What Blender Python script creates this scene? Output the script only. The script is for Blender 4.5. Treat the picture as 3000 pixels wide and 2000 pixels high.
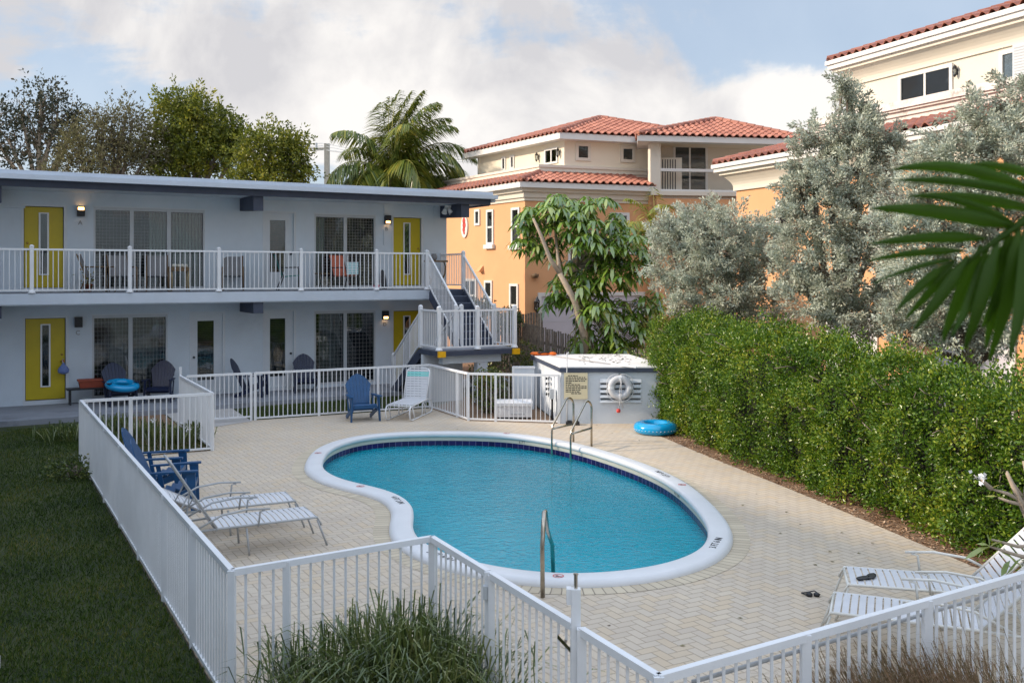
import bpy, math, random
import numpy as np
from mathutils import Vector, Matrix
from mathutils.geometry import tessellate_polygon
R=math.radians; rnd=random.Random(7); rng=np.random.default_rng(11)
for o in list(bpy.data.objects): bpy.data.objects.remove(o)
S=bpy.context.scene; COL=S.collection
# ---------------- camera / world / sun / exposure ----------------
F=2830.0; HC=3.4
cd=bpy.data.cameras.new('camera'); cam=bpy.data.objects.new('camera',cd); COL.objects.link(cam)
cam.location=(0,0,HC); cam.rotation_euler=(R(90),0,0)
cd.sensor_width=36; cd.lens=36*F/3000; cd.shift_y=-200/3000; cd.clip_end=3000; cd.clip_start=.05
cd.dof.use_dof=True; cd.dof.focus_distance=19; cd.dof.aperture_fstop=5.0
S.camera=cam
SUN_DIR=Vector((-.90,-.07,.43)).normalized()
SKY=.11
W=bpy.data.worlds.new('World'); S.world=W; W.use_nodes=True
def world():
    nt=W.node_tree; nt.nodes.clear(); N=nt.nodes.new; L=nt.links.new
    out=N('ShaderNodeOutputWorld'); bg=N('ShaderNodeBackground'); bg.inputs[1].default_value=SKY
    sky=N('ShaderNodeTexSky'); sky.sky_type='NISHITA'; sky.sun_disc=False
    sky.sun_elevation=math.asin(SUN_DIR.z); sky.sun_rotation=math.atan2(SUN_DIR.x,SUN_DIR.y)
    sky.air_density=1.0; sky.dust_density=1.2; sky.ozone_density=1.5
    tc=N('ShaderNodeTexCoord'); sep=N('ShaderNodeSeparateXYZ'); L(tc.outputs['Generated'],sep.inputs[0])
    def mth(op,a,b=None,c=None,clamp=False):
        n=N('ShaderNodeMath'); n.operation=op; n.use_clamp=clamp
        for i,x in enumerate((a,b,c)):
            if x is None: continue
            if isinstance(x,(int,float)): n.inputs[i].default_value=x
            else: L(x,n.inputs[i])
        return n.outputs[0]
    z=mth('MAXIMUM',sep.outputs[2],0.0); dz=mth('ADD',z,.16)
    px=mth('DIVIDE',sep.outputs[0],dz); py=mth('DIVIDE',sep.outputs[1],dz)
    cmb=N('ShaderNodeCombineXYZ'); L(px,cmb.inputs[0]); L(py,cmb.inputs[1])
    def noise(vec,sc,det,rough,dist=0.0,off=(0,0,0)):
        mp=N('ShaderNodeMapping'); mp.inputs['Location'].default_value=off; L(vec,mp.inputs[0])
        n=N('ShaderNodeTexNoise'); n.inputs['Scale'].default_value=sc; n.inputs['Detail'].default_value=det
        n.inputs['Roughness'].default_value=rough; n.inputs['Distortion'].default_value=dist
        L(mp.outputs[0],n.inputs['Vector']); return n.outputs['Fac']
    n1=noise(cmb.outputs[0],.75,9,.58,.4,(2.3,1.1,0)); n2=noise(tc.outputs['Generated'],9,8,.6,.3,(5,2,1))
    def gauss(u,v,ru,rv):   # bump of cloud cover round a direction of the sky
        ax=mth('DIVIDE',sep.outputs[0],mth('MAXIMUM',sep.outputs[1],.05)); az=mth('DIVIDE',sep.outputs[2],mth('MAXIMUM',sep.outputs[1],.05))
        a=mth('DIVIDE',mth('SUBTRACT',ax,(u-1500)/F),ru/F); b=mth('DIVIDE',mth('SUBTRACT',az,(800-v)/F),rv/F)
        s=mth('ADD',mth('MULTIPLY',a,a),mth('MULTIPLY',b,b)); return mth('POWER',2.718,mth('MULTIPLY',s,-1.0))
    cov=mth('ADD',n1,mth('MULTIPLY',mth('SUBTRACT',n2,.5),.42))
    cov=mth('ADD',cov,mth('MULTIPLY',gauss(2450,330,430,170),.30))
    cov=mth('ADD',cov,mth('MULTIPLY',gauss(1750,420,500,110),.14))
    cov=mth('ADD',cov,mth('MULTIPLY',gauss(1050,220,750,190),.13))
    cov=mth('ADD',cov,mth('MULTIPLY',gauss(200,60,500,200),.10))
    cov=mth('ADD',cov,mth('MULTIPLY',gauss(1700,20,500,90),.08))
    cov=mth('SUBTRACT',cov,mth('MULTIPLY',gauss(2150,190,260,110),.20))
    cov=mth('SUBTRACT',cov,mth('MULTIPLY',gauss(2400,60,300,70),.10))
    cov=mth('SUBTRACT',cov,mth('MULTIPLY',gauss(180,250,260,70),.05))
    cr=N('ShaderNodeMapRange'); cr.interpolation_type='SMOOTHSTEP'; L(cov,cr.inputs[0])
    cr.inputs[1].default_value=.49; cr.inputs[2].default_value=.60; cr.inputs[3].default_value=.12; cr.inputs[4].default_value=1
    # cloud colour
    sh=mth('ADD',noise(tc.outputs['Generated'],5,7,.55,.2,(1,7,3)),mth('MULTIPLY',gauss(2450,290,400,110),.22))
    rp=N('ShaderNodeValToRGB'); L(sh,rp.inputs[0]); e=rp.color_ramp.elements
    e[0].position=.40; e[0].color=(.53,.525,.545,1); e[1].position=.57; e[1].color=(.80,.775,.75,1)
    sc=N('ShaderNodeVectorMath'); sc.operation='SCALE'; L(rp.outputs[0],sc.inputs[0]); sc.inputs[3].default_value=1.0/SKY*.93
    hz=N('ShaderNodeMix'); hz.data_type='RGBA'; hz.inputs[0].default_value=.62; L(sky.outputs[0],hz.inputs[6]); hz.inputs[7].default_value=(.41/SKY,.505/SKY,.64/SKY,1)
    mx=N('ShaderNodeMix'); mx.data_type='RGBA'; L(cr.outputs[0],mx.inputs[0]); L(hz.outputs[2],mx.inputs[6]); L(sc.outputs[0],mx.inputs[7])
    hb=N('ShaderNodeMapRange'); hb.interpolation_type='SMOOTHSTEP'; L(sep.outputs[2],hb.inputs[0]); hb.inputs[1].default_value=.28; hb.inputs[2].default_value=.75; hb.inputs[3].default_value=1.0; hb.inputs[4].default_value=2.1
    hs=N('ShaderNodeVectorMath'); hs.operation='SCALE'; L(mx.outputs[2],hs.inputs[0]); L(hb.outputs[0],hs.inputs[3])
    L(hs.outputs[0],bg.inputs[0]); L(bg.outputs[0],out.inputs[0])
world()
sl=bpy.data.lights.new('sun','SUN'); sl.energy=3.4; sl.angle=R(2.5); sl.color=(1,.84,.66)
so=bpy.data.objects.new('sun',sl); COL.objects.link(so); so.rotation_euler=SUN_DIR.to_track_quat('Z','Y').to_euler(); so.location=(-20,5,20)
S.view_settings.view_transform='Standard'; S.view_settings.look='None'; S.view_settings.gamma=1; S.view_settings.exposure=.48
S.render.engine='CYCLES'
# ---------------- helpers ----------------
def pix(u,v,z=0.0):                       # pixel of the 3000x2000 photo -> point at height z
    Y=(HC-z)*F/(v-800); return Vector(((u-1500)/F*Y,Y,z))
def atY(u,v,Y): return Vector(((u-1500)/F*Y,Y,HC-(v-800)/F*Y))
def onwall(u,o,d):                        # distance along wall (origin o, dir d) where column u is seen
    k=(u-1500)/F; return (k*o[1]-o[0])/(d[0]-k*d[1])
def zat(v,Y): return HC-(v-800)/F*Y
class MB:
    def __init__(s): s.v=[]; s.f=[]; s.uv=None
    def add(s,vs,fs):
        n=len(s.v); s.v+= [tuple(x) for x in vs]; s.f+=[tuple(n+i for i in f) for f in fs]; return s
    def box(s,x0,x1,y0,y1,z0,z1,M=None):
        vs=[Vector(p) for p in ((x0,y0,z0),(x1,y0,z0),(x1,y1,z0),(x0,y1,z0),(x0,y0,z1),(x1,y0,z1),(x1,y1,z1),(x0,y1,z1))]
        if M: vs=[M@p for p in vs]
        return s.add(vs,[(0,3,2,1),(4,5,6,7),(0,1,5,4),(1,2,6,5),(2,3,7,6),(3,0,4,7)])
    def bar(s,p,q,w,h,up=(0,0,1)):        # rectangular bar between two points
        p=Vector(p); q=Vector(q); d=(q-p).normalized(); up=Vector(up)
        if abs(d.dot(up))>.98: up=Vector((0,1,0)) if abs(d.y)<.9 else Vector((1,0,0))
        a=d.cross(up).normalized(); b=a.cross(d)
        vs=[e+a*(i*w/2)+b*(j*h/2) for e in (p,q) for i,j in ((-1,-1),(1,-1),(1,1),(-1,1))]
        return s.add(vs,[(0,1,2,3),(7,6,5,4),(0,4,5,1),(1,5,6,2),(2,6,7,3),(3,7,4,0)])
    def tube(s,pts,r,n=8,cap=True):
        pts=[Vector(p) for p in pts]; m=len(pts); rs=r if hasattr(r,'__len__') else [r]*m
        ref=None; base=len(s.v)
        for i,p in enumerate(pts):
            t=(pts[min(i+1,m-1)]-pts[max(i-1,0)]); t=t.normalized() if t.length>1e-9 else Vector((0,0,1))
            if ref is None: ref=Vector((0,0,1)) if abs(t.z)<.9 else Vector((1,0,0))
            a=(ref-t*ref.dot(t)); a=a.normalized() if a.length>1e-6 else t.orthogonal().normalized(); ref=a; b=t.cross(a)
            for k in range(n):
                th=2*math.pi*k/n; s.v.append(tuple(p+a*math.cos(th)*rs[i]+b*math.sin(th)*rs[i]))
        for i in range(m-1):
            for k in range(n):
                k2=(k+1)%n; s.f.append((base+i*n+k,base+i*n+k2,base+(i+1)*n+k2,base+(i+1)*n+k))
        if cap: s.f.append(tuple(base+k for k in range(n))[::-1]); s.f.append(tuple(base+(m-1)*n+k for k in range(n)))
        return s
    def prism(s,poly,z0,z1):
        n=len(poly); vs=[(p[0],p[1],z0) for p in poly]+[(p[0],p[1],z1) for p in poly]
        tr=tessellate_polygon([[Vector((p[0],p[1],0)) for p in poly]])
        a=sum(poly[i][0]*poly[(i+1)%n][1]-poly[(i+1)%n][0]*poly[i][1] for i in range(n))
        fs=[tuple(t) for t in tr]
        up=[]
        for t in fs:
            A,B,C=[Vector(vs[i]) for i in t]
            if (B-A).cross(C-A).z<0: t=t[::-1]
            up.append(t)
        s.add(vs,[tuple(i+n for i in t) for t in up]+[t[::-1] for t in up]+[((i,(i+1)%n,(i+1)%n+n,i+n) if a>0 else ((i+1)%n,i,i+n,(i+1)%n+n)) for i in range(n)]); return s
    def lathe(s,prof,n=14,c=(0,0,0)):
        b=len(s.v); m=len(prof)
        for r,z in prof:
            for k in range(n): t=2*math.pi*k/n; s.v.append((c[0]+r*math.cos(t),c[1]+r*math.sin(t),c[2]+z))
        for i in range(m-1):
            for k in range(n): k2=(k+1)%n; s.f.append((b+i*n+k,b+i*n+k2,b+(i+1)*n+k2,b+(i+1)*n+k))
        s.f.append(tuple(b+k for k in range(n))[::-1]); s.f.append(tuple(b+(m-1)*n+k for k in range(n))); return s
    def torus(s,c,Rr,r,n=36,m=12,ax='z',sq=1.0):
        b=len(s.v); c=Vector(c)
        for i in range(n):
            t=2*math.pi*i/n
            for j in range(m):
                p=2*math.pi*j/m; q=Rr+r*math.cos(p); a,bb,h=q*math.cos(t),q*math.sin(t),r*sq*math.sin(p)
                s.v.append(tuple(c+(Vector((a,bb,h)) if ax=='z' else Vector((a,h,bb)))))
        for i in range(n):
            for j in range(m):
                i2=(i+1)%n; j2=(j+1)%m; s.f.append((b+i*m+j,b+i2*m+j,b+i2*m+j2,b+i*m+j2))
        return s
    def build(s,name,mat,parent=None,smooth=False,world=False):
        me=bpy.data.meshes.new(name); vs=s.v
        if world and parent is not None: q=parent.location; vs=[(a-q.x,b-q.y,c-q.z) for a,b,c in vs]
        me.from_pydata(vs,[],s.f); me.materials.append(mat)
        if smooth: me.polygons.foreach_set('use_smooth',[True]*len(me.polygons))
        if s.uv:
            ul=me.uv_layers.new(name='UVMap'); flat=[c for f in s.f for i in f for c in s.uv[i]]; ul.data.foreach_set('uv',flat)
        o=bpy.data.objects.new(name,me); COL.objects.link(o); o.parent=parent; return o
def tag(o,label=None,cat=None,group=None,kind=None):
    if label: o['label']=label
    if cat: o['category']=cat
    if group: o['group']=group
    if kind: o['kind']=kind
    return o
def thing(name,label,cat,loc=(0,0,0),rz=0,group=None):
    o=bpy.data.objects.new(name,None); COL.objects.link(o); o.location=loc; o.rotation_euler=(0,0,rz); o.empty_display_size=.1
    return tag(o,label,cat,group)
def dup(o,loc,rz,label,group=None,parent=None):
    def cp(x,par):
        c=x.copy(); COL.objects.link(c); c.parent=par
        for ch in list(x.children): cp(ch,c)
        return c
    c=cp(o,parent); c.location=loc; c.rotation_euler=(0,0,rz); c['label']=label
    if group: c['group']=group
    return c
# ---------------- materials ----------------
def nt_new(name):
    m=bpy.data.materials.new(name); m.use_nodes=True; nt=m.node_tree; nt.nodes.clear(); return m,nt,nt.nodes.new,nt.links.new
def mathn(N,L,op,a,b=None,clamp=False):
    n=N('ShaderNodeMath'); n.operation=op; n.use_clamp=clamp
    for i,x in enumerate((a,b)):
        if x is None: continue
        if isinstance(x,(int,float)): n.inputs[i].default_value=x
        else: L(x,n.inputs[i])
    return n.outputs[0]
def M(name,col,rough=.6,var=.10,scale=6,bump=0.0,bscale=60,metal=0,col2=None,spec=.5,stain=None,coat=0):
    m,nt,N,L=nt_new(name); o=N('ShaderNodeOutputMaterial'); p=N('ShaderNodeBsdfPrincipled'); L(p.outputs[0],o.inputs[0])
    p.inputs['Roughness'].default_value=rough; p.inputs['Metallic'].default_value=metal; p.inputs['Specular IOR Level'].default_value=spec; p.inputs['Coat Weight'].default_value=coat
    g=N('ShaderNodeNewGeometry'); n=N('ShaderNodeTexNoise'); n.inputs['Scale'].default_value=scale; n.inputs['Detail'].default_value=6; n.inputs['Roughness'].default_value=.6; L(g.outputs['Position'],n.inputs['Vector'])
    rp=N('ShaderNodeValToRGB'); L(n.outputs['Fac'],rp.inputs[0]); e=rp.color_ramp.elements; e[0].position=.3; e[1].position=.7
    c2=col2 or tuple(min(1,c*(1+var)) for c in col); c1=tuple(c*(1-var) for c in col) if not col2 else col
    e[0].color=(*c1,1); e[1].color=(*c2,1); cur=rp.outputs[0]
    if stain:
        n3=N('ShaderNodeTexNoise'); n3.inputs['Scale'].default_value=stain[1]; n3.inputs['Detail'].default_value=8; n3.inputs['Roughness'].default_value=.7
        L(g.outputs['Position'],n3.inputs['Vector']); r3=N('ShaderNodeMapRange'); L(n3.outputs['Fac'],r3.inputs[0]); r3.inputs[1].default_value=stain[2]; r3.inputs[2].default_value=stain[2]+.12; r3.inputs[4].default_value=stain[3]
        mx=N('ShaderNodeMix'); mx.data_type='RGBA'; L(r3.outputs[0],mx.inputs[0]); L(cur,mx.inputs[6]); mx.inputs[7].default_value=(*stain[0],1); cur=mx.outputs[2]
    L(cur,p.inputs['Base Color'])
    if bump:
        n2=N('ShaderNodeTexNoise'); n2.inputs['Scale'].default_value=bscale; n2.inputs['Detail'].default_value=5; L(g.outputs['Position'],n2.inputs['Vector'])
        b=N('ShaderNodeBump'); b.inputs['Strength'].default_value=bump; b.inputs['Distance'].default_value=.02; L(n2.outputs['Fac'],b.inputs['Height']); L(b.outputs[0],p.inputs['Normal'])
    return m
def leafmat(name,cols,trans=.3,rough=.5,gloss=.06,cs=2.2):
    m,nt,N,L=nt_new(name); o=N('ShaderNodeOutputMaterial'); g=N('ShaderNodeNewGeometry')
    n=N('ShaderNodeTexNoise'); n.inputs['Scale'].default_value=cs; n.inputs['Detail'].default_value=3; L(g.outputs['Position'],n.inputs['Vector'])
    f=mathn(N,L,'ADD',mathn(N,L,'MULTIPLY',g.outputs['Random Per Island'],.55),mathn(N,L,'MULTIPLY',mathn(N,L,'SUBTRACT',n.outputs['Fac'],.25),.9))
    rp=N('ShaderNodeValToRGB'); L(f,rp.inputs[0]); e=rp.color_ramp.elements
    while len(e)<len(cols): e.new(.5)
    for i,c in enumerate(cols): e[i].position=.12+.8*i/(len(cols)-1); e[i].color=(*c,1)
    d=N('ShaderNodeBsdfDiffuse'); t=N('ShaderNodeBsdfTranslucent'); gl=N('ShaderNodeBsdfGlossy'); gl.inputs['Roughness'].default_value=rough
    L(rp.outputs[0],d.inputs[0]); L(rp.outputs[0],t.inputs[0])
    m1=N('ShaderNodeMixShader'); m1.inputs[0].default_value=trans; L(d.outputs[0],m1.inputs[1]); L(t.outputs[0],m1.inputs[2])
    m2=N('ShaderNodeMixShader'); m2.inputs[0].default_value=gloss; L(m1.outputs[0],m2.inputs[1]); L(gl.outputs[0],m2.inputs[2]); L(m2.outputs[0],o.inputs[0]); return m
def glassmat(name,col,mix=.55):
    m,nt,N,L=nt_new(name); o=N('ShaderNodeOutputMaterial'); fr=N('ShaderNodeFresnel'); fr.inputs[0].default_value=1.5
    gl=N('ShaderNodeBsdfGlossy'); gl.inputs['Roughness'].default_value=.03; tr=N('ShaderNodeBsdfTransparent'); tr.inputs[0].default_value=(*col,1)
    g=N('ShaderNodeNewGeometry'); n=N('ShaderNodeTexNoise'); n.inputs['Scale'].default_value=1.3; L(g.outputs['Position'],n.inputs['Vector']); b=N('ShaderNodeBump'); b.inputs['Strength'].default_value=.05; b.inputs['Distance'].default_value=.1; L(n.outputs['Fac'],b.inputs['Height']); L(b.outputs[0],gl.inputs['Normal'])
    f=mathn(N,L,'ADD',mathn(N,L,'MULTIPLY',fr.outputs[0],1.0),.03,True); mx=N('ShaderNodeMixShader'); L(f,mx.inputs[0]); L(tr.outputs[0],mx.inputs[1]); L(gl.outputs[0],mx.inputs[2]); L(mx.outputs[0],o.inputs[0]); return m
def emit(name,col,st):
    m,nt,N,L=nt_new(name); o=N('ShaderNodeOutputMaterial'); e=N('ShaderNodeEmission'); e.inputs[0].default_value=(*col,1); e.inputs[1].default_value=st; L(e.outputs[0],o.inputs[0]); return m
m_stucco=M('motel stucco',(.60,.67,.74),.85,.05,1.3,.25,90,stain=((.42,.47,.52),.6,.58,.25))
m_white=M('white painted metal',(.74,.755,.78),.38,.05,3,.03,40,stain=((.55,.56,.56),2.5,.66,.4))
m_slab=M('slab paint',(.53,.59,.67),.7,.05,2,.1,60)
m_navy=M('navy paint',(.045,.058,.095),.6,.15,4,.08,50)
m_yellow=M('yellow door paint',(.52,.40,.008),.4,.06,3)
m_trim=M('door trim paint',(.62,.66,.70),.5,.04,3)
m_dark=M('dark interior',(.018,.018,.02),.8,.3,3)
m_frame=M('window frame aluminium',(.50,.53,.56),.4,.05,5)
m_glass=glassmat('window glass',(.80,.86,.88))
m_blind=M('blind slats',(.62,.60,.50),.7,.1,8)
m_curtain=M('curtain',(.16,.16,.14),.9,.35,5)
m_brown=M('brown blind',(.16,.085,.045),.7,.2,9)
m_steel=M('stainless steel',(.45,.40,.33),.22,.25,12,metal=1)
m_brass=M('brass',(.35,.22,.06),.35,.1,9,metal=1)
m_orange=M('orange stucco',(.70,.37,.185),.85,.045,.8,.25,50)
m_cream=M('cream stucco',(.78,.70,.56),.85,.04,.8,.2,50)
m_cream2=M('pale cream stucco',(.70,.645,.55),.85,.04,.8,.2,50)
m_fascia=M('white fascia',(.70,.69,.665),.6,.05,2,.05,30,stain=((.35,.30,.25),1.7,.68,.5))
m_ledge=M('stained ledge',(.68,.64,.60),.8,.1,3,.1,30,stain=((.28,.25,.22),3.5,.52,.7))
m_wood=M('weathered fence wood',(.10,.085,.07),.9,.3,10,.5,60,col2=(.30,.26,.21))
m_blue=M('blue resin',(.006,.065,.18),.38,.15,6,.05,60)
m_navyc=M('dark blue resin',(.003,.010,.045),.4,.15,6,.05,60)
m_ring=M('blue vinyl',(.0,.30,.62),.18,.06,3,coat=.4)
m_strap=M('white vinyl strap',(.58,.59,.62),.45,.05,4)
m_teal=M('teal vinyl strap',(.22,.60,.58),.45,.05,4)
m_cframe=M('chair frame enamel',(.70,.69,.64),.35,.08,4)
m_gframe=M('grey chair frame',(.40,.41,.42),.35,.1,6)
m_shedw=M('shed block paint',(.60,.65,.71),.8,.05,2,.2,60,stain=((.5,.5,.5),1.2,.64,.35))
m_roofw=M('shed roof coating',(.78,.77,.76),.7,.05,2,.15,30,stain=((.45,.40,.36),3,.62,.5))
m_terra=M('terracotta planter',(.30,.06,.03),.7,.15,8)
m_black=M('black resin',(.015,.016,.02),.5,.2,8)
m_bark=M('bark',(.14,.11,.085),.9,.3,14,.7,40,col2=(.26,.21,.17))
m_barkp=M('pale bark',(.30,.24,.18),.9,.2,12,.5,40,col2=(.42,.34,.26))
m_dirt=M('mulch',(.10,.055,.03),.95,.4,30,.9,50,col2=(.33,.21,.13))
m_tan=M('wicker brown',(.17,.11,.06),.8,.2,20)
m_sling=M('grey sling',(.22,.22,.23),.8,.1,20)
m_tealsl=M('teal sling',(.0,.22,.19),.7,.1,20)
m_coral=M('coral sling',(.50,.13,.07),.7,.1,20)
m_pink=M('pink rubber',(.75,.03,.16),.4,.05,5)
m_lamp=emit('lamp glow',(1,.52,.18),5)
m_red=M('red paint',(.55,.05,.04),.6,.1,9)
m_ol=M('orange vest fabric',(.85,.16,.01),.6,.1,9)
m_letter=M('letter bronze',(.22,.22,.22),.5,.1,9)
m_text=M('black stencil',(.02,.02,.025),.7,.1,9)
m_garage=M('garage door white',(.56,.54,.60),.6,.03,2)
m_conc=M('walkway concrete',(.24,.255,.29),.85,.12,1.6,.2,50,stain=((.12,.125,.15),1.1,.52,.6))
m_path=M('path concrete',(.42,.40,.385),.85,.1,2,.2,50)
m_ground=M('ground',(.10,.11,.07),.95,.3,.4,.3,20,col2=(.17,.16,.12))
m_lawn=M('lawn soil and thatch',(.015,.030,.008),.95,.4,1.2,.8,60,col2=(.055,.065,.018))
m_bulb=M('floodlight shell',(.75,.75,.75),.3,.05,5)
m_bag=M('blue bag fabric',(.14,.20,.42),.8,.25,30)
m_flower=M('white flower',(.85,.85,.85),.6,.03,9)
m_pole=M('concrete pole',(.42,.40,.35),.85,.1,5)
def paver():
    m,nt,N,L=nt_new('herringbone pavers'); o=N('ShaderNodeOutputMaterial'); p=N('ShaderNodeBsdfPrincipled'); L(p.outputs[0],o.inputs[0]); p.inputs['Roughness'].default_value=.8; p.inputs['Specular IOR Level'].default_value=.25
    mt=lambda op,a,b=None,clamp=False: mathn(N,L,op,a,b,clamp)
    g=N('ShaderNodeNewGeometry'); mp=N('ShaderNodeMapping'); mp.vector_type='POINT'; mp.inputs['Rotation'].default_value=(0,0,R(-29.5)); mp.inputs['Location'].default_value=(200,200,0); mp.inputs['Scale'].default_value=(1/.105,1/.105,1)
    L(g.outputs['Position'],mp.inputs[0]); sp=N('ShaderNodeSeparateXYZ'); L(mp.outputs[0],sp.inputs[0]); x,y=sp.outputs[0],sp.outputs[1]
    i=mt('FLOOR',x); j=mt('FLOOR',y); fx=mt('SUBTRACT',x,i); fy=mt('SUBTRACT',y,j); k=mt('FLOORED_MODULO',mt('SUBTRACT',i,j),4)
    eq=lambda v:mt('LESS_THAN',mt('ABSOLUTE',mt('SUBTRACT',k,v)),.5)
    dl=mt('ADD',fx,eq(1)); dr=mt('ADD',mt('SUBTRACT',1,fx),eq(0)); db=mt('ADD',fy,eq(2)); dt=mt('ADD',mt('SUBTRACT',1,fy),eq(3))
    dm=mt('MINIMUM',mt('MINIMUM',dl,dr),mt('MINIMUM',db,dt))
    jr=N('ShaderNodeMapRange'); jr.interpolation_type='SMOOTHSTEP'; L(dm,jr.inputs[0]); jr.inputs[1].default_value=.015; jr.inputs[2].default_value=.085; 
    cb=N('ShaderNodeCombineXYZ'); L(mt('SUBTRACT',i,eq(1)),cb.inputs[0]); L(mt('SUBTRACT',j,eq(2)),cb.inputs[1]); wn=N('ShaderNodeTexWhiteNoise'); wn.noise_dimensions='2D'; L(cb.outputs[0],wn.inputs[0])
    rp=N('ShaderNodeValToRGB'); L(wn.outputs['Value'],rp.inputs[0]); e=rp.color_ramp.elements; e[0].color=(.545,.465,.375,1); e[1].color=(.62,.535,.425,1); e.new(.5).color=(.59,.51,.41,1); e.new(.95).color=(.59,.48,.35,1)
    n=N('ShaderNodeTexNoise'); n.inputs['Scale'].default_value=.55; n.inputs['Detail'].default_value=6; n.inputs['Roughness'].default_value=.65; L(g.outputs['Position'],n.inputs['Vector'])
    m1=N('ShaderNodeMix'); m1.data_type='RGBA'; m1.blend_type='MULTIPLY'; r1=N('ShaderNodeMapRange'); L(n.outputs['Fac'],r1.inputs[0]); r1.inputs[1].default_value=.35; r1.inputs[2].default_value=.7; r1.inputs[3].default_value=.55; r1.inputs[4].default_value=0
    L(r1.outputs[0],m1.inputs[0]); L(rp.outputs[0],m1.inputs[6]); m1.inputs[7].default_value=(.80,.80,.82,1)
    m2=N('ShaderNodeMix'); m2.data_type='RGBA'; L(jr.outputs[0],m2.inputs[0]); m2.inputs[6].default_value=(.36,.295,.225,1); L(m1.outputs[2],m2.inputs[7])
    n4=N('ShaderNodeTexNoise'); n4.inputs['Scale'].default_value=7; n4.inputs['Detail'].default_value=2; L(g.outputs['Position'],n4.inputs['Vector']); r4=N('ShaderNodeMapRange'); L(n4.outputs['Fac'],r4.inputs[0]); r4.inputs[1].default_value=.745; r4.inputs[2].default_value=.78
    m3=N('ShaderNodeMix'); m3.data_type='RGBA'; L(r4.outputs[0],m3.inputs[0]); L(m2.outputs[2],m3.inputs[6]); m3.inputs[7].default_value=(.13,.10,.075,1)
    L(m3.outputs[2],p.inputs['Base Color'])
    b=N('ShaderNodeBump'); b.inputs['Strength'].default_value=.5; b.inputs['Distance'].default_value=.006; L(jr.outputs[0],b.inputs['Height']); L(b.outputs[0],p.inputs['Normal']); return m
m_paver=paver()
def stripmat(name,c1,c2,joint,jw,rough,vr=.1,vj=False,coat=0):
    m,nt,N,L=nt_new(name); o=N('ShaderNodeOutputMaterial'); p=N('ShaderNodeBsdfPrincipled'); L(p.outputs[0],o.inputs[0]); p.inputs['Roughness'].default_value=rough; p.inputs['Coat Weight'].default_value=coat
    mt=lambda op,a,b=None: mathn(N,L,op,a,b)
    uv=N('ShaderNodeUVMap'); sp=N('ShaderNodeSeparateXYZ'); L(uv.outputs[0],sp.inputs[0]); i=mt('FLOOR',sp.outputs[0]); f=mt('SUBTRACT',sp.outputs[0],i); d=mt('MINIMUM',f,mt('SUBTRACT',1,f))
    if vj: fv=sp.outputs[1]; d=mt('MINIMUM',d,mt('MINIMUM',fv,mt('SUBTRACT',1,fv)))
    r=N('ShaderNodeMapRange'); L(d,r.inputs[0]); r.inputs[1].default_value=jw; r.inputs[2].default_value=jw+.03
    wn=N('ShaderNodeTexWhiteNoise'); wn.noise_dimensions='1D'; L(i,wn.inputs['W']); rp=N('ShaderNodeValToRGB'); L(wn.outputs['Value'],rp.inputs[0]); rp.color_ramp.elements[0].color=(*c1,1); rp.color_ramp.elements[1].color=(*c2,1)
    mx=N('ShaderNodeMix'); mx.data_type='RGBA'; L(r.outputs[0],mx.inputs[0]); mx.inputs[6].default_value=(*joint,1); L(rp.outputs[0],mx.inputs[7]); L(mx.outputs[2],p.inputs['Base Color']); return m
m_tile=stripmat('navy pool tile',(.010,.006,.065),(.022,.014,.11),(.22,.20,.34),.008,.12,vj=True)
m_border=stripmat('soldier pavers',(.46,.39,.29),(.58,.50,.37),(.22,.18,.14),.04,.8)
m_coping=M('painted coping',(.67,.675,.69),.45,.04,2.5,.06,80,stain=((.6,.58,.55),3,.66,.4))
m_plaster=M('pool plaster band',(.55,.53,.45),.7,.08,3)
m_shell=M('pool shell',(.015,.58,.72),.8,.10,.8)
m_rooftile=M('clay roof tile',(.27,.095,.065),.75,.25,1.6,.3,30,col2=(.50,.215,.145),stain=((.09,.05,.04),2.2,.62,.55))
m_rooftile2=M('weathered clay roof tile',(.22,.08,.06),.8,.25,1.6,.3,30,col2=(.42,.17,.12),stain=((.08,.05,.045),2.2,.58,.6))
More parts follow.
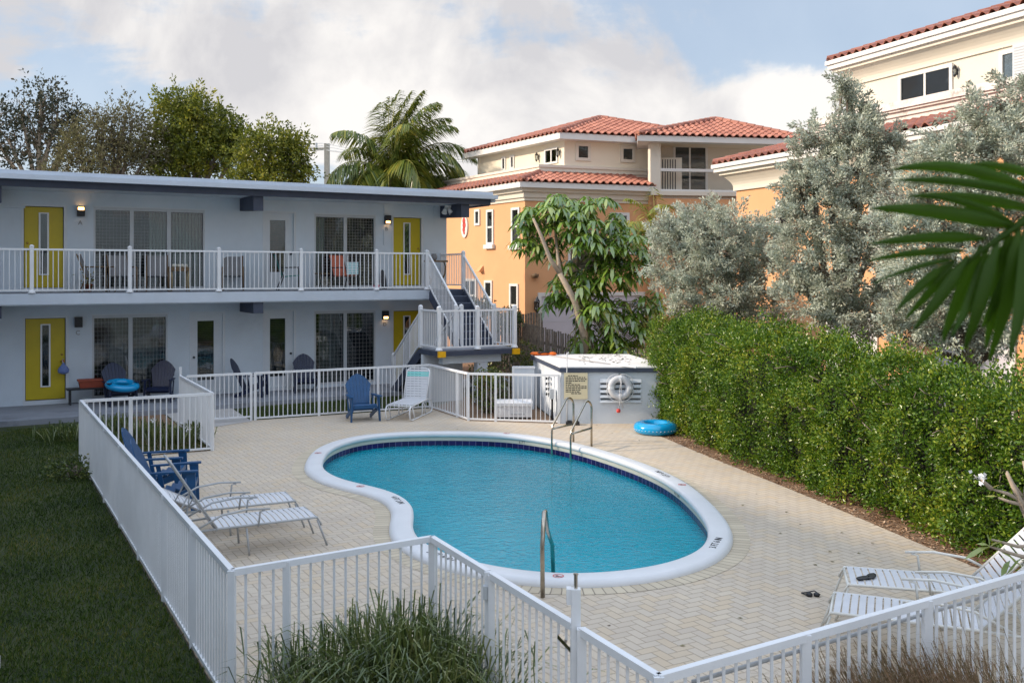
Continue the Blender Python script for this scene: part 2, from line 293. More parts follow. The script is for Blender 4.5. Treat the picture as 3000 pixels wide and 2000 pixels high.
def watermat():
    m,nt,N,L=nt_new('pool water'); o=N('ShaderNodeOutputMaterial'); fr=N('ShaderNodeFresnel'); fr.inputs[0].default_value=1.38
    gl=N('ShaderNodeBsdfGlossy'); gl.inputs['Roughness'].default_value=.07; tr=N('ShaderNodeBsdfTransparent'); tr.inputs[0].default_value=(.66,.97,.99,1)
    g=N('ShaderNodeNewGeometry'); mp=N('ShaderNodeMapping'); mp.inputs['Scale'].default_value=(1,1.0,1); L(g.outputs['Position'],mp.inputs[0])
    n=N('ShaderNodeTexNoise'); n.inputs['Scale'].default_value=11; n.inputs['Detail'].default_value=3; n.inputs['Roughness'].default_value=.6; n.inputs['Distortion'].default_value=.8; L(mp.outputs[0],n.inputs['Vector'])
    n2=N('ShaderNodeTexNoise'); n2.inputs['Scale'].default_value=1.3; n2.inputs['Detail'].default_value=2; L(mp.outputs[0],n2.inputs['Vector'])
    h=mathn(N,L,'ADD',n.outputs['Fac'],mathn(N,L,'MULTIPLY',n2.outputs['Fac'],1.0)); b=N('ShaderNodeBump'); b.inputs['Strength'].default_value=.7; b.inputs['Distance'].default_value=.02; L(h,b.inputs['Height'])
    L(b.outputs[0],gl.inputs['Normal']); L(b.outputs[0],fr.inputs['Normal'])
    n7=N('ShaderNodeTexNoise'); n7.inputs['Scale'].default_value=.7; n7.inputs['Detail'].default_value=5; L(g.outputs['Position'],n7.inputs['Vector']); r7=N('ShaderNodeMapRange'); L(n7.outputs['Fac'],r7.inputs[0]); r7.inputs[1].default_value=.42; r7.inputs[2].default_value=.62; r7.inputs[3].default_value=.01; r7.inputs[4].default_value=.10; L(r7.outputs[0],gl.inputs['Roughness']); f=mathn(N,L,'MULTIPLY',fr.outputs[0],1.15,True); df=N('ShaderNodeBsdfDiffuse'); df.inputs[0].default_value=(.0,.47,.60,1); tm=N('ShaderNodeMixShader'); tm.inputs[0].default_value=.62; L(tr.outputs[0],tm.inputs[1]); L(df.outputs[0],tm.inputs[2]); mx=N('ShaderNodeMixShader'); L(f,mx.inputs[0]); L(tm.outputs[0],mx.inputs[1]); L(gl.outputs[0],mx.inputs[2]); L(mx.outputs[0],o.inputs[0]); return m
m_water=watermat()
m_hedge=leafmat('hedge leaves',[(.022,.065,.005),(.07,.155,.011),(.17,.27,.018),(.42,.42,.04)],.3,.35,.05,1.3)
m_silver=leafmat('silver leaves',[(.22,.16,.12),(.40,.43,.34),(.58,.62,.51),(.74,.78,.67)],.3,.5,.04,2.5)
m_umb=leafmat('umbrella tree leaves',[(.04,.09,.014),(.11,.22,.028),(.25,.38,.055),(.45,.52,.14)],.3,.22,.14,1.5)
m_palm=leafmat('palm leaflets',[(.05,.08,.014),(.11,.16,.025),(.22,.25,.04),(.48,.42,.06)],.3,.35,.06,1.2)
m_treeg=leafmat('green tree leaves',[(.05,.065,.01),(.12,.155,.02),(.26,.27,.035),(.42,.38,.045)],.35,.4,.04,.8)
m_treeb=leafmat('brownish tree leaves',[(.06,.05,.03),(.13,.115,.06),(.19,.18,.085),(.26,.25,.11)],.3,.5,.03,.8)
m_treed=leafmat('sparse tree leaves',[(.025,.03,.02),(.05,.06,.04),(.09,.095,.06),(.11,.07,.05)],.3,.5,.03,.8)
m_grass=leafmat('lawn blades',[(.018,.038,.006),(.045,.085,.012),(.095,.14,.022),(.20,.18,.045)],.3,.5,.03,.7)
m_strap_leaf=leafmat('strap leaves',[(.03,.05,.012),(.07,.11,.022),(.14,.18,.04),(.26,.26,.09)],.25,.35,.08,3)
m_feather=leafmat('feather grass',[(.06,.06,.02),(.15,.11,.05),(.26,.17,.09),(.33,.20,.13)],.35,.5,.03,1.5)
m_fore=leafmat('foreground frond',[(.018,.05,.002),(.05,.12,.004),(.10,.20,.010)],.5,.5,.02,1.6)
m_bush=leafmat('shrub leaves',[(.02,.035,.008),(.05,.085,.015),(.12,.16,.02),(.30,.26,.03)],.25,.4,.06,2)
# ---------------- leaf meshes ----------------
def norm(a): return a/np.maximum(np.linalg.norm(a,axis=1,keepdims=True),1e-9)
def leafobj(name,mat,parent,P,D,Nn,L_,W_,bend=0.0,seg=1):
    P=np.asarray(P,float); D=norm(np.asarray(D,float)); n=len(P); L_=np.broadcast_to(L_,(n,))[:,None]; W_=np.broadcast_to(W_,(n,))[:,None]
    Sd=norm(np.cross(D,Nn)); Up=np.cross(Sd,D)
    q=parent.location if parent is not None else Vector((0,0,0)); P=P-np.array([q.x,q.y,q.z])
    if seg==1:
        V=np.stack([P,P+D*L_*.5+Sd*W_*.5+Up*L_*.08,P+D*L_-Up*L_*bend,P+D*L_*.5-Sd*W_*.5+Up*L_*.08],1); Fc=np.arange(n*4).reshape(n,4)
        V=V.reshape(-1,3)
    else:
        z=np.array([[0,0,1.]]); a=P+D*L_*.33+Up*L_*.04; b=P+D*L_*.68-z*L_*bend*.45; c=P+D*L_*.97-z*L_*bend*1.15
        V=np.stack([P,a+Sd*W_*.42,a-Sd*W_*.42,b+Sd*W_*.5,b-Sd*W_*.5,c],1).reshape(-1,3)
        i=np.arange(n)[:,None]*6; Fc=[tuple(r) for k in ((0,1,2),(5,4,3)) for r in (i+np.array(k)).tolist()]+[tuple(r) for r in (i+np.array((1,3,4,2))).tolist()]
    me=bpy.data.meshes.new(name); me.from_pydata(V.tolist(),[],Fc if isinstance(Fc,list) else Fc.tolist()); me.materials.append(mat)
    o=bpy.data.objects.new(name,me); COL.objects.link(o); o.parent=parent; return o
def blobs_leaves(blobs,cl_r,per,L_,W_,droop=.2,inner=.45,spray=0):
    Ps=[];Ds=[]; cc=[]
    for c,rad,ncl in blobs:
        c=np.array(c); rad=np.array(rad,float); d=norm(rng.normal(size=(ncl,3))); rr=rng.uniform(inner,1,(ncl,1))**.6
        C=c+d*rad*rr; cc.append(C)
        for a in range(1): 
            k=np.repeat(np.arange(ncl),per); off=rng.normal(size=(len(k),3)); off=norm(off)*rng.uniform(.1,1,(len(k),1))*cl_r*rng.uniform(.6,1.3,(ncl,1))[k]
            if spray:
                sd=norm(d*.8+rng.normal(size=d.shape)*.55+np.array([0,0,.35])); ln=rng.uniform(.3,1,(ncl,1))*spray; tt_=rng.uniform(-.3,1,(len(k),1)); off=off*(1-.55*np.clip(tt_,0,1)); C2=C[k]+sd[k]*ln[k]*tt_; Ps.append(C2+off); Ds.append(sd[k]*.8+norm(off)*.6+rng.normal(size=off.shape)*.35); continue
            Ps.append(C[k]+off); Ds.append(norm(off)*.6+d[k]*.5+rng.normal(size=off.shape)*.45+np.array([0,0,-droop]))
    return np.concatenate(Ps),np.concatenate(Ds),np.concatenate(cc)
def rn(n): return rng.normal(size=(n,3))
def tree(name,label,cat,base,blobs,mat,bark,cl_r,per,L_,W_,group=None,tr=.12,droop=.2,inner=.45,lean=None,ntw=40,fork=.45,spray=0):
    t=thing(name,label,cat,base,0,group); P,D,C=blobs_leaves(blobs,cl_r,per,L_,W_,droop,inner,spray)
    leafobj('crown',mat,t,P,D,rn(len(P)),L_*rng.uniform(.6,1.25,len(P)),W_*rng.uniform(.7,1.2,len(P)))
    m=MB(); b=Vector(base); top=sum((Vector(q[0]) for q in blobs),Vector())/len(blobs); fk=b.lerp(top,fork)+Vector((rnd.uniform(-.2,.2),rnd.uniform(-.2,.2),0))
    m.tube([b-Vector((0,0,.1)),b.lerp(fk,.5)+Vector((rnd.uniform(-.1,.1),0,0)),fk],[tr*1.25,tr,tr*.8],8)
    for c,rad,n in blobs:
        c=Vector(c); mid=fk.lerp(c,.5)+Vector((rnd.uniform(-.15,.15),rnd.uniform(-.15,.15),-.08*(c-fk).length))
        m.tube([fk,mid,c],[tr*.7,tr*.45,tr*.2],6)
        for _ in range(max(3,int(ntw*n/sum(q[2] for q in blobs)))):
            e=Vector(C[rnd.randrange(len(C))])
            if (e-c).length<max(rad)*1.3: m.tube([c.lerp(fk,rnd.uniform(0,.35)),c.lerp(e,.5)+Vector((0,0,rnd.uniform(-.1,.15))),e],[tr*.2,tr*.12,tr*.04],4)
    m.build('trunk',bark,t,True,True); return t
def frond(Lm,Wr,base,d0,length,droop,nl,ll,wl,wind=(0,0,0),up0=.0,sw=.9):
    """one pinnate frond: rachis curve + leaflet arrays"""
    b=Vector(base); d=Vector(d0).normalized(); pts=[b]; n=14; wv=Vector(wind)
    for i in range(n):
        d=(d+Vector((0,0,-droop*(i+1)/n*.18))+wv*.06*(i/n)).normalized(); pts.append(pts[-1]+d*length/n)
    Wr.tube(pts,[.035*(1-i/(n+2)) *length/3.5 for i in range(n+1)],5)
    for s in (-1,1):
        for i in range(nl):
            t=.10+.9*(i+rnd.random()*.5)/nl; k=min(n-1,int(t*n)); p=pts[k].lerp(pts[k+1],t*n-k); dd=(pts[k+1]-pts[k]).normalized()
            side=dd.cross(Vector((0,0,1))); side=side.normalized() if side.length>.05 else Vector((1,0,0))
            l=ll*math.sin(math.pi*min(1,.18+t*.80))**.6; q=(dd*.55*(.5+t)+side*s*sw+Vector((0,0,-.25))+wv*.5+Vector((rnd.gauss(0,.1),rnd.gauss(0,.1),rnd.gauss(0,.1)))).normalized()
            Lm.append((p,q,l*rnd.uniform(.85,1.1),wl))
def leaflist(name,mat,parent,Lm,bend=.35):
    P=np.array([tuple(a[0]) for a in Lm]); D=np.array([tuple(a[1]) for a in Lm]); z=np.tile([0,0,1.],(len(P),1))+rn(len(P))*.2
    return leafobj(name,mat,parent,P,D,z,np.array([a[2] for a in Lm]),np.array([a[3] for a in Lm]),bend,2)
def text(s,size,mat,parent,name,mtx,ext=.001):
    c=bpy.data.curves.new(name,'FONT'); c.body=s; c.size=size; c.extrude=ext; c.align_x='CENTER'; c.align_y='CENTER'; c.resolution_u=2
    o=bpy.data.objects.new('tmp',c); COL.objects.link(o); dg=bpy.context.evaluated_depsgraph_get(); me=bpy.data.meshes.new_from_object(o.evaluated_get(dg)); bpy.data.objects.remove(o)
    me.transform(mtx); me.materials.clear(); me.materials.append(mat); r=bpy.data.objects.new(name,me); COL.objects.link(r); r.parent=parent; return r
def sheet(name,poly,z,mat,holes=()):
    loops=[[Vector((p[0],p[1],z)) for p in poly]]+[[Vector((p[0],p[1],z)) for p in h] for h in holes]
    vs=[v for l in loops for v in l]; fs=[]
    for t in tessellate_polygon(loops):
        A,B,C=[vs[i] for i in t]; fs.append(tuple(t) if (B-A).cross(C-A).z>0 else tuple(t)[::-1])
    m=MB(); m.v=[tuple(v) for v in vs]; m.f=fs; o=m.build(name,mat); tag(o,kind='structure'); return o
AX=Vector((math.cos(R(29.5)),math.sin(R(29.5)),0)); BX=Vector((-AX.y,AX.x,0))
#@@PART2
# ---------------- pool outline ----------------
far=[(885.7,1368),(909.6,1320.4),(954,1296.6),(1028.7,1275.7),(1148,1263.8),(1267,1260.9),(1386,1261.4),(1490.5,1265.3),(1559.6,1273),(1678.7,1292),(1797.9,1324),(1917,1364),(2006.4,1405),(2066,1449),(2125.6,1509)]
near=[(2152,1569),(2154,1592),(2148,1613),(2125,1641.8),(2067.8,1673),(1991,1694),(1895.7,1713.6),(1800,1723),(1700,1727),(1603.7,1727),(1527,1719.6),(1374,1692.8),(1255.4,1662),(1182.7,1625.8),(1136.8,1585.6),(1133,1567.7),(1134.5,1549.8),(1147.9,1523),(1150.9,1496),(1133,1476.8),(1103.2,1462),(1058.5,1448.5),(999,1438),(939.4,1421.7),(909.6,1405.3),(888.7,1383)]
ctl=[pix(u,v,.075) for u,v in far]+[pix(u,v,0) for u,v in near]
def smooth_loop(c,n=220,it=2):
    c=[np.array((p[0],p[1])) for p in c]
    pts=[]
    m=len(c)
    for i in range(m):
        p0,p1,p2,p3=c[i-1],c[i],c[(i+1)%m],c[(i+2)%m]
        for t in np.linspace(0,1,12,endpoint=False): pts.append(.5*((2*p1)+(-p0+p2)*t+(2*p0-5*p1+4*p2-p3)*t*t+(-p0+3*p1-3*p2+p3)*t**3))
    def resample(P):
        P=np.array(P); Q=np.vstack([P,P[:1]]); s=np.r_[0,np.cumsum(np.linalg.norm(np.diff(Q,axis=0),axis=1))]; t=np.linspace(0,s[-1],n,endpoint=False)
        return np.c_[np.interp(t,s,Q[:,0]),np.interp(t,s,Q[:,1])],s[-1]
    P,_=resample(pts)
    for _ in range(26): P=P*.5+(np.roll(P,1,0)+np.roll(P,-1,0))*.25
    return resample(P)
PO,PLEN=smooth_loop(ctl)
ar=sum(PO[i-1][0]*PO[i][1]-PO[i][0]*PO[i-1][1] for i in range(len(PO)))
if ar<0: PO=PO[::-1].copy()
tg=np.roll(PO,-1,0)-np.roll(PO,1,0); tg/=np.linalg.norm(tg,axis=1)[:,None]; NI=np.c_[-tg[:,1],tg[:,0]]   # inward normal (ccw)
for _ in range(6): NI=NI*.5+(np.roll(NI,1,0)+np.roll(NI,-1,0))*.25; NI/=np.linalg.norm(NI,axis=1)[:,None]
def ring(prof,uvs=None,closed_uv=None):
    m=MB(); n=len(PO); k=len(prof); m.uv=[] if uvs else None
    for i in range(n+1):
        p=PO[i%n]; q=NI[i%n]
        for j,(w,z) in enumerate(prof):
            m.v.append((p[0]+q[0]*w,p[1]+q[1]*w,z))
            if uvs: m.uv.append((i/n*round(PLEN/uvs),j/(k-1)))
    for i in range(n):
        for j in range(k-1): m.f.append((i*k+j,(i+1)*k+j,(i+1)*k+j+1,i*k+j+1))
    return m
pool=thing('swimming_pool','kidney shaped swimming pool with white coping and a navy tile waterline','swimming pool',(float(PO[:,0].mean()),float(PO[:,1].mean()),0))
ring([(0,-.01),(.0,.02),(.012,.045),(.04,.07),(.08,.082),(.26,.085),(.295,.078),(.315,.055),(.318,.02),(.30,-.008),(.275,-.012)]).build('coping',m_coping,pool,True,True)
ring([(.279,-.0118),(.279,-.085)]).build('mortar_band',m_plaster,pool,False,True)
ring([(.277,-.083),(.277,-.235)],.152).build('tile_band',m_tile,pool,False,True)
shell=ring([(.278,-.234),(.30,-.75),(.42,-1.15),(1.1,-1.45)]); 
n0=len(shell.v); inner=[(PO[i][0]+NI[i][0]*1.1,PO[i][1]+NI[i][1]*1.1) for i in range(len(PO))]
tri=tessellate_polygon([[Vector((a,b,0)) for a,b in inner]]); shell.add([(a,b,-1.45) for a,b in inner],[tuple(t) for t in tri]); shell.build('basin',m_shell,pool,True,True)
mk=thing
sheet('water',[(PO[i][0]+NI[i][0]*.276,PO[i][1]+NI[i][1]*.276) for i in range(len(PO))],-.185,m_water)
bd=ring([(.02,.004),(-.21,.004)],.108); o=bd.build('paving_border',m_border); tag(o,kind='structure')
hole=[(PO[i][0]+NI[i][0]*.1,PO[i][1]+NI[i][1]*.1) for i in range(0,len(PO),2)]
# painted depth marks: nearest outline point, text upright seen from outside or from the water
def mark(u,v,s,size,w=.17,inside=False,col=None,zz=.0865,name='depth_marking'):
    p=pix(u,v,zz); i=int(np.argmin(np.linalg.norm(PO+NI*w-np.array([p.x,p.y]),axis=1))); q=PO[i]+NI[i]*w
    up=Vector((NI[i][0],NI[i][1],0)); 
    if inside:
        q=PO[i]+NI[i]*.2805; x=Vector((0,0,1)).cross(-up)*-1; x=-up.cross(Vector((0,0,1)))*-1
        zc=Vector((NI[i][0],NI[i][1],0)); x=Vector((0,0,1)).cross(zc); m=Matrix((x,Vector((0,0,1)),zc)).transposed().to_4x4(); m.translation=(q[0],q[1],-.046)
    else:
        x=up.cross(Vector((0,0,1))); m=Matrix((x,up,Vector((0,0,1)))).transposed().to_4x4(); m.translation=(q[0],q[1],zz)
    m.translation=m.translation-pool.location
    return text(s,size,col or m_text,pool,name,m)
mark(1188,1461,'4 FT 2 IN',.125); mark(2108,1590,'3 FT 6 IN',.125); mark(1950,1389,'4 FT 6 IN',.125); mark(1275,1628,'3 FT 6 IN',.125)
mark(1474,1288,'6 FT',.085,inside=True); mark(1971,1425,'4 FT 6 IN',.075,inside=True)
# round warning marks (a ring with a bar) along the coping
for u,v in ((926,1325),(1067,1423),(1645,1684),(1484,1268),(2009,1417)):
    p=pix(u,v,.0865); i=int(np.argmin(np.linalg.norm(PO+NI*.16-np.array([p.x,p.y]),axis=1))); q=PO[i]+NI[i]*.16; c=Vector((q[0],q[1],.0868))
    m=MB(); 
    for k in range(20):
        a0,a1=2*math.pi*k/20,2*math.pi*(k+1)/20; m.add([c+Vector((r*math.cos(a),r*math.sin(a),0)) for r,a in ((.05,a0),(.062,a0),(.062,a1),(.05,a1))],[(0,1,2,3)])
    m.bar(c+Vector((-.04,.035,0)),c+Vector((.04,-.035,0)),.010,.0008); m.build('warning_mark',m_red,pool,False,True)
    m=MB(); m.box(c.x-.03,c.x+.03,c.y-.02,c.y-.008,.0862,.0866); m.box(c.x-.02,c.x+.0,c.y-.008,c.y+.018,.0862,.0866); m.build('warning_mark',m_text,pool,False,True)
# ---------------- ground sheets ----------------
F0=Vector((-7.80,17.48,0)); F1=Vector((-5.75,18.54,0)); F2=Vector((-7.42,21.62,0)); F3=Vector((-2.07,24.36,0)); F4=Vector((-1.007,22.27,0)); F5=Vector((1.06,21.86,0))
N1=Vector((-2.17,7.48,0)); N2=Vector((-.70,8.434,0)); N3=Vector((.837,5.52,0))
sheet('ground',[(-400,-60),(400,-60),(400,900),(-400,900)],-.03,m_ground,[hole])
deck=[F0,F1,F2,F3,F4,F5,Vector((1.9,22.2,0)),Vector((2.9,22,0)),Vector((3.0,20.6,0)),Vector((3.45,18.7,0)),Vector((3.73,17.6,0)),Vector((4.16,16.04,0)),Vector((4.62,14.3,0)),Vector((5.32,11.34,0)),Vector((6.9,5,0)),Vector((7.5,1,0)),Vector((1.45,1,0)),Vector((-1.95,7.05,0)),Vector((-2.19,7.48,0))]
sheet('pool_deck',deck,0,m_paver,[hole])
WO=Vector((-12.59,23.76,0))
def L2W(x,y,z=0): return WO+AX*x+BX*y+Vector((0,0,z))
walk=[L2W(-9,0),L2W(-9,-2.75),L2W(1.5,-2.65),L2W(4.2,-2.35),L2W(5.5,-2.2),L2W(9.5,-1.95),L2W(14,-1.95),L2W(14,0)]
m=MB(); m.prism([(p.x,p.y) for p in walk],-.02,.11); tag(m.build('walkway',m_conc),kind='structure')
sheet('path',[pix(470,1199),pix(655,1181),pix(738,1233.5),pix(545,1264)],.006,m_path)
lawn1=[(-16,3),(N1.x-.02,2.0),(N1.x-.03,N1.y),(F0.x-.03,F0.y),(F1.x,F1.y+.03),(F2.x,F2.y),(F3.x,F3.y),(L2W(11,-1.9).x,L2W(11,-1.9).y),(L2W(-9,-2.6).x,L2W(-9,-2.6).y)]
sheet('lawn',lawn1,-.012,m_lawn)
sheet('planting_bed',[F0+Vector((.3,.3,0)),F1,pix(545,1262),pix(470,1205),pix(385,1215)],-.004,m_dirt)
mulch=[(3.0,20.6),(3.45,18.7),(3.73,17.6),(4.16,16.04),(4.62,14.3),(5.32,11.34),(6.9,5),(9,5),(8.2,12),(6.3,18),(5,24),(3.2,24),(2.95,21.4)]
sheet('mulch_bed',mulch,-.004,m_dirt)
sheet('side_yard',[F4+Vector((0,.05,0)),F5+Vector((0,.05,0)),(.5,25.4),(3.2,25.4),(1.5,31),(-.5,38),(-6,38),L2W(12.4,3),L2W(12.4,-2),F3],-.006,m_dirt)
# curb at the left edge of the lawn
cb=MB(); cb.box(-5.6,-4.42,3.0,8.35,-.02,.10); tag(cb.build('curb',m_path),kind='structure')
# ---------------- motel ----------------
motel=thing('motel','two storey pale blue grey motel block with flat roof, yellow doors and white balcony','motel',tuple(WO),R(29.5))
DK=2.93
def T(u,d=0.0):
    o=Vector((WO.x,WO.y))-Vector((BX.x,BX.y))*d; return onwall(u,o,AX)
def Yt(t,d=0.0): return WO.y+AX.y*t-BX.y*d
def ZT(u,v,d=0.0): return zat(v,Yt(T(u,d),d))
wall=MB(); openings=[]   # front wall is built as boxes around the openings
def opening(u0,u1,z0,z1): a=(T(u0),T(u1),z0,z1); openings.append(a); return a
oA=opening(69.5,187,DK+.10,DK+2.14); oB=opening(1152.4,1234,DK+.10,DK+2.14); oC=opening(73.5,192.5,.22,2.27); oD=opening(1152.4,1234,.22,2.27)
wA=opening(274,600,DK+.06,ZT(274,606)); wB=opening(921,1100,DK+.06,ZT(921,627)); wC=opening(270,491,.20,ZT(270,924)); wD=opening(921,1100,.20,ZT(921,912))
d1=opening(561,652,.20,ZT(561,919)); d2=opening(775,860,DK+.08,ZT(775,623)); d3=opening(775,860,.20,ZT(775,913))
XE=12.15; ZR=5.55
for z0,z1,ops in ((0,DK-.1,[o for o in openings if o[3]<DK]),(DK-.1,ZR,[o for o in openings if o[3]>DK])):
    x=-9.0
    for a in sorted(ops):
        wall.box(x,a[0],0,.2,z0,z1); wall.box(a[0],a[1],0,.2,a[3],z1); wall.box(a[0],a[1],0,.2,z0,a[2]); x=a[1]
    wall.box(x,XE,0,.2,z0,z1)
wall.box(XE-.2,XE,.2,6,0,ZR); wall.box(-9,XE-.2,5.8,6,0,ZR); wall.box(-9,-8.8,.2,5.8,0,ZR); wall.box(-8.8,XE-.2,.2,5.8,DK-.35,DK-.12)
wall.build('wall',m_stucco,motel)
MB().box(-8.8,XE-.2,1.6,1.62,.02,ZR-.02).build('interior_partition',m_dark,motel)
sb=MB().box(-9,10.87,-1.52,-.002,2.634,2.905); sb.box(10.87,12.05,-1.50,-.002,2.634,2.903); sb.box(-9,10.87,-1.545,-1.52,2.66,2.915)
sb.build('balcony_slab',m_slab,motel)
MB().box(-9,12.05,-1.46,-.003,2.905,DK-.0).build('balcony_floor',m_conc,motel)
rf=MB(); rf.add([(-9,-1.62,5.60),(12.85,-1.62,5.60),(12.85,6.3,5.45),(-9,6.3,5.45),(-9,-1.62,5.74),(12.85,-1.62,5.74),(12.85,6.3,5.6),(-9,6.3,5.6)],[(0,3,2,1),(4,5,6,7),(0,1,5,4),(1,2,6,5),(2,3,7,6),(3,0,4,7)])
rf.build('roof',m_roofw,motel)
gt=MB().box(-9,12.98,-1.80,-1.625,5.585,5.70); gt.box(12.852,12.98,-1.62,6.3,5.5,5.66); gt.box(-9,12.86,-1.70,-1.622,5.705,5.80); gt.build('gutter',m_slab,motel)
fb=MB().box(-9,12.85,-1.56,-1.50,5.42,5.594); fb.box(12.80,12.849,-1.499,6,5.40,5.47); fb.build('fascia_board',m_navy,motel)
MB().add([(-9,-1.5,5.45),(12.8,-1.5,5.45),(12.8,6,5.46),(-9,6,5.46)],[(0,1,2,3)]).build('soffit',m_stucco,motel)
for x in (-.14,5.97,12.06):
    b=MB(); b.add([(x-.13,0 if x<12 else .5,5.11),(x+.13,0 if x<12 else .5,5.11),(x+.13,-1.46,5.04),(x-.13,-1.46,5.04),(x-.13,0 if x<12 else .5,5.448),(x+.13,0 if x<12 else .5,5.448),(x+.13,-1.46,5.447),(x-.13,-1.46,5.447)],[(0,1,2,3),(7,6,5,4),(0,4,5,1),(1,5,6,2),(2,6,7,3),(3,7,4,0)]); b.build('roof_beam',m_navy,motel)
    if x<12: MB().box(x-.13,x+.13,-1.46,0,2.34,2.632).build('floor_beam',m_navy,motel)
MB().box(-.3,.55,-.05,0,ZT(10,608),ZT(10,600)).build('wall_ledge',m_stucco,motel)
wg=MB().box(-9,-2.6,-26,-.002,0,5.5); wg.build('shade_caster',m_stucco,motel); MB().box(-9.3,-2.0,-26.4,-.003,5.503,5.95).build('shade_caster_roof',m_slab,motel)  # added out-of-view block and roof, there to shade the lawn and deck
def ydoor(o,hinge_left,deco=True):
    x0,x1,z0,z1=o; w=x1-x0
    d=MB().box(x0+.015,x1-.015,.055,.095,z0+.012,z1-.015).build('door',m_yellow,motel)
    fr=MB(); 
    for a,b in ((x0-.05,x0),(x1,x1+.075)): fr.box(a,b,-.012,.10,z0-.03,z1+.05)
    fr.box(x0,x1,-.012,.10,z1,z1+.05); fr.box(x0-.05,x1+.075,-.035,.10,z0-.12,z0); fr.build('door_frame',m_trim,d)
    cx=x0+w*.50; s0,s1=z0+.32,z1-.15
    MB().box(cx-.075,cx+.075,.047,.0555,s0+.03,s1-.03).build('door_pane',m_dark,d); MB().box(cx-.078,cx+.078,.042,.0465,s0+.03,s1-.03).build('door_glass',m_glass,d)
    t=MB(); t.box(cx-.115,cx-.076,.03,.056,s0,s1); t.box(cx+.076,cx+.115,.03,.056,s0,s1); t.box(cx-.0755,cx+.0755,.031,.056,s0,s0+.03); t.box(cx-.0755,cx+.0755,.031,.056,s1-.03,s1); t.build('pane_trim',m_white,d)
    hx=x1-.085 if hinge_left else x0+.085
    h=MB().lathe([(.0,-.0),(.028,.0),(.028,.012),(.012,.02),(.012,.045),(.03,.055),(.03,.075),(.012,.085)],12); h.v=[(hx+a,.055-c,z0+.95+b) for a,b,c in h.v]
    h2=MB().lathe([(.0,0),(.027,0),(.027,.016),(.01,.02)],12); h.add([(hx+a,.055-c,z0+1.12+b) for a,b,c in h2.v],h2.f); h.build('handle',m_brass,d,True); return d
ydoor(oA,False); ydoor(oB,True); ydoor(oC,True); ydoor(oD,True)
def wdoor(o,glass_mat_slats,hinge_left,brown=False):
    x0,x1,z0,z1=o; d=MB(); g0=x0+(x1-x0)*.20; g1=x1-(x1-x0)*.27; gz0=z0+.42 if z0>1 else z0+.30; gz1=z1-.20
    d.box(x0,g0,.05,.09,z0,z1); d.box(g1,x1,.05,.09,z0,z1); d.box(g0,g1,.05,.09,z0,gz0); d.box(g0,g1,.05,.09,gz1,z1); D=d.build('patio_door',m_trim,motel)
    f=MB(); f.box(x0-.05,x0-.001,-.01,.1,z0,z1+.05); f.box(x1+.001,x1+.07,-.01,.1,z0,z1+.05); f.box(x0-.001,x1+.001,-.01,.1,z1+.001,z1+.05); f.box(x0-.05,x1+.07,-.03,.1,z0-.1,z0-.001); f.build('door_frame',m_trim,D)
    s=MB(); z=gz0
    while z<gz1-.03: s.add([(g0,.12,z),(g1,.12,z),(g1,.085,z+.04),(g0,.085,z+.04)],[(0,1,2,3)]); z+=.05
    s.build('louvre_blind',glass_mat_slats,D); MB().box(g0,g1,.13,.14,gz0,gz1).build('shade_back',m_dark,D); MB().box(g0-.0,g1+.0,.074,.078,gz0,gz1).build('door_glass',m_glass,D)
    hx=x0+.07 if hinge_left else x1-.07; h=MB().lathe([(.0,0),(.03,0),(.03,.01),(.012,.02),(.012,.05),(.028,.06),(.02,.08)],12); h.v=[(hx+a,.05-c,z0+.93+b) for a,b,c in h.v]; h.build('handle',m_black,D,True)
    return D
m_slat=M('dark louvre',(.10,.10,.105),.6,.2,8)
wdoor(d1,m_slat,True); wdoor(d2,m_brown,False); wdoor(d3,m_slat,False)
m_bars=M('window bar metal',(.30,.31,.32),.5,.1,5)
def slider(o,n,blinds,gx=.085,gz=.085,cell=None):
    x0,x1,z0,z1=o; f=MB(); xs=[x0+(x1-x0)*k/n for k in range(n+1)]
    if n==3: xs=[x0,T(386),T(495),x1]
    f.box(x0,x1,.0,.09,z1-.075,z1); f.box(x0,x1,.0,.09,z0,z0+.05); f.box(x0,x0+.045,.0,.09,z0+.05,z1-.075); f.box(x1-.045,x1,.0,.09,z0+.05,z1-.075)
    for x in xs[1:-1]: f.box(x-.05,x+.05,.005,.085,z0+.05,z1-.075)
    w=f.build('window',m_frame,motel)
    MB().box(x0-.03,x1+.03,-.02,-.001,z1,z1+.03).build('head_trim',m_trim,w)
    for k in range(n): MB().box(xs[k]+.05,xs[k+1]-.05,.05,.056,z0+.052,z1-.077).build('pane',m_glass,w)
    g=MB(); z=z0+.05
    while z<z1-.09: g.box(x0+.05,x1-.05,.030,.033,z,z+.006); z+=gz
    x=x0+.05
    while x<x1-.05: g.box(x,x+.006,.034,.037,z0+.05,z1-.08); x+=gx
    g.build('window_bars',cell or m_bars,w)
    for a,b,kind in blinds:
        xa=x0+(x1-x0)*a; xb=x0+(x1-x0)*b; s=MB()
        if kind=='v':
            x=xa
            while x<xb-.03: s.add([(x,.17,z0+.06),(x+.055,.13,z0+.06),(x+.055,.13,z1-.09),(x,.17,z1-.09)],[(0,1,2,3)]); x+=.085
            s.build('blind',m_blind,w)
        elif kind=='c':
            n_=int((xb-xa)/.05); pv=[]
            for i in range(n_+1): xx=xa+(xb-xa)*i/n_; pv+= [(xx,.22+.03*math.sin(i*1.9),z0+.06),(xx,.22+.03*math.sin(i*1.9),z1-.09)]
            s.add(pv,[(2*i,2*i+2,2*i+3,2*i+1) for i in range(n_)]); s.build('curtain',m_curtain,w,True)
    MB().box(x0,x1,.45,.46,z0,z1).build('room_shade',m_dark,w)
    return w
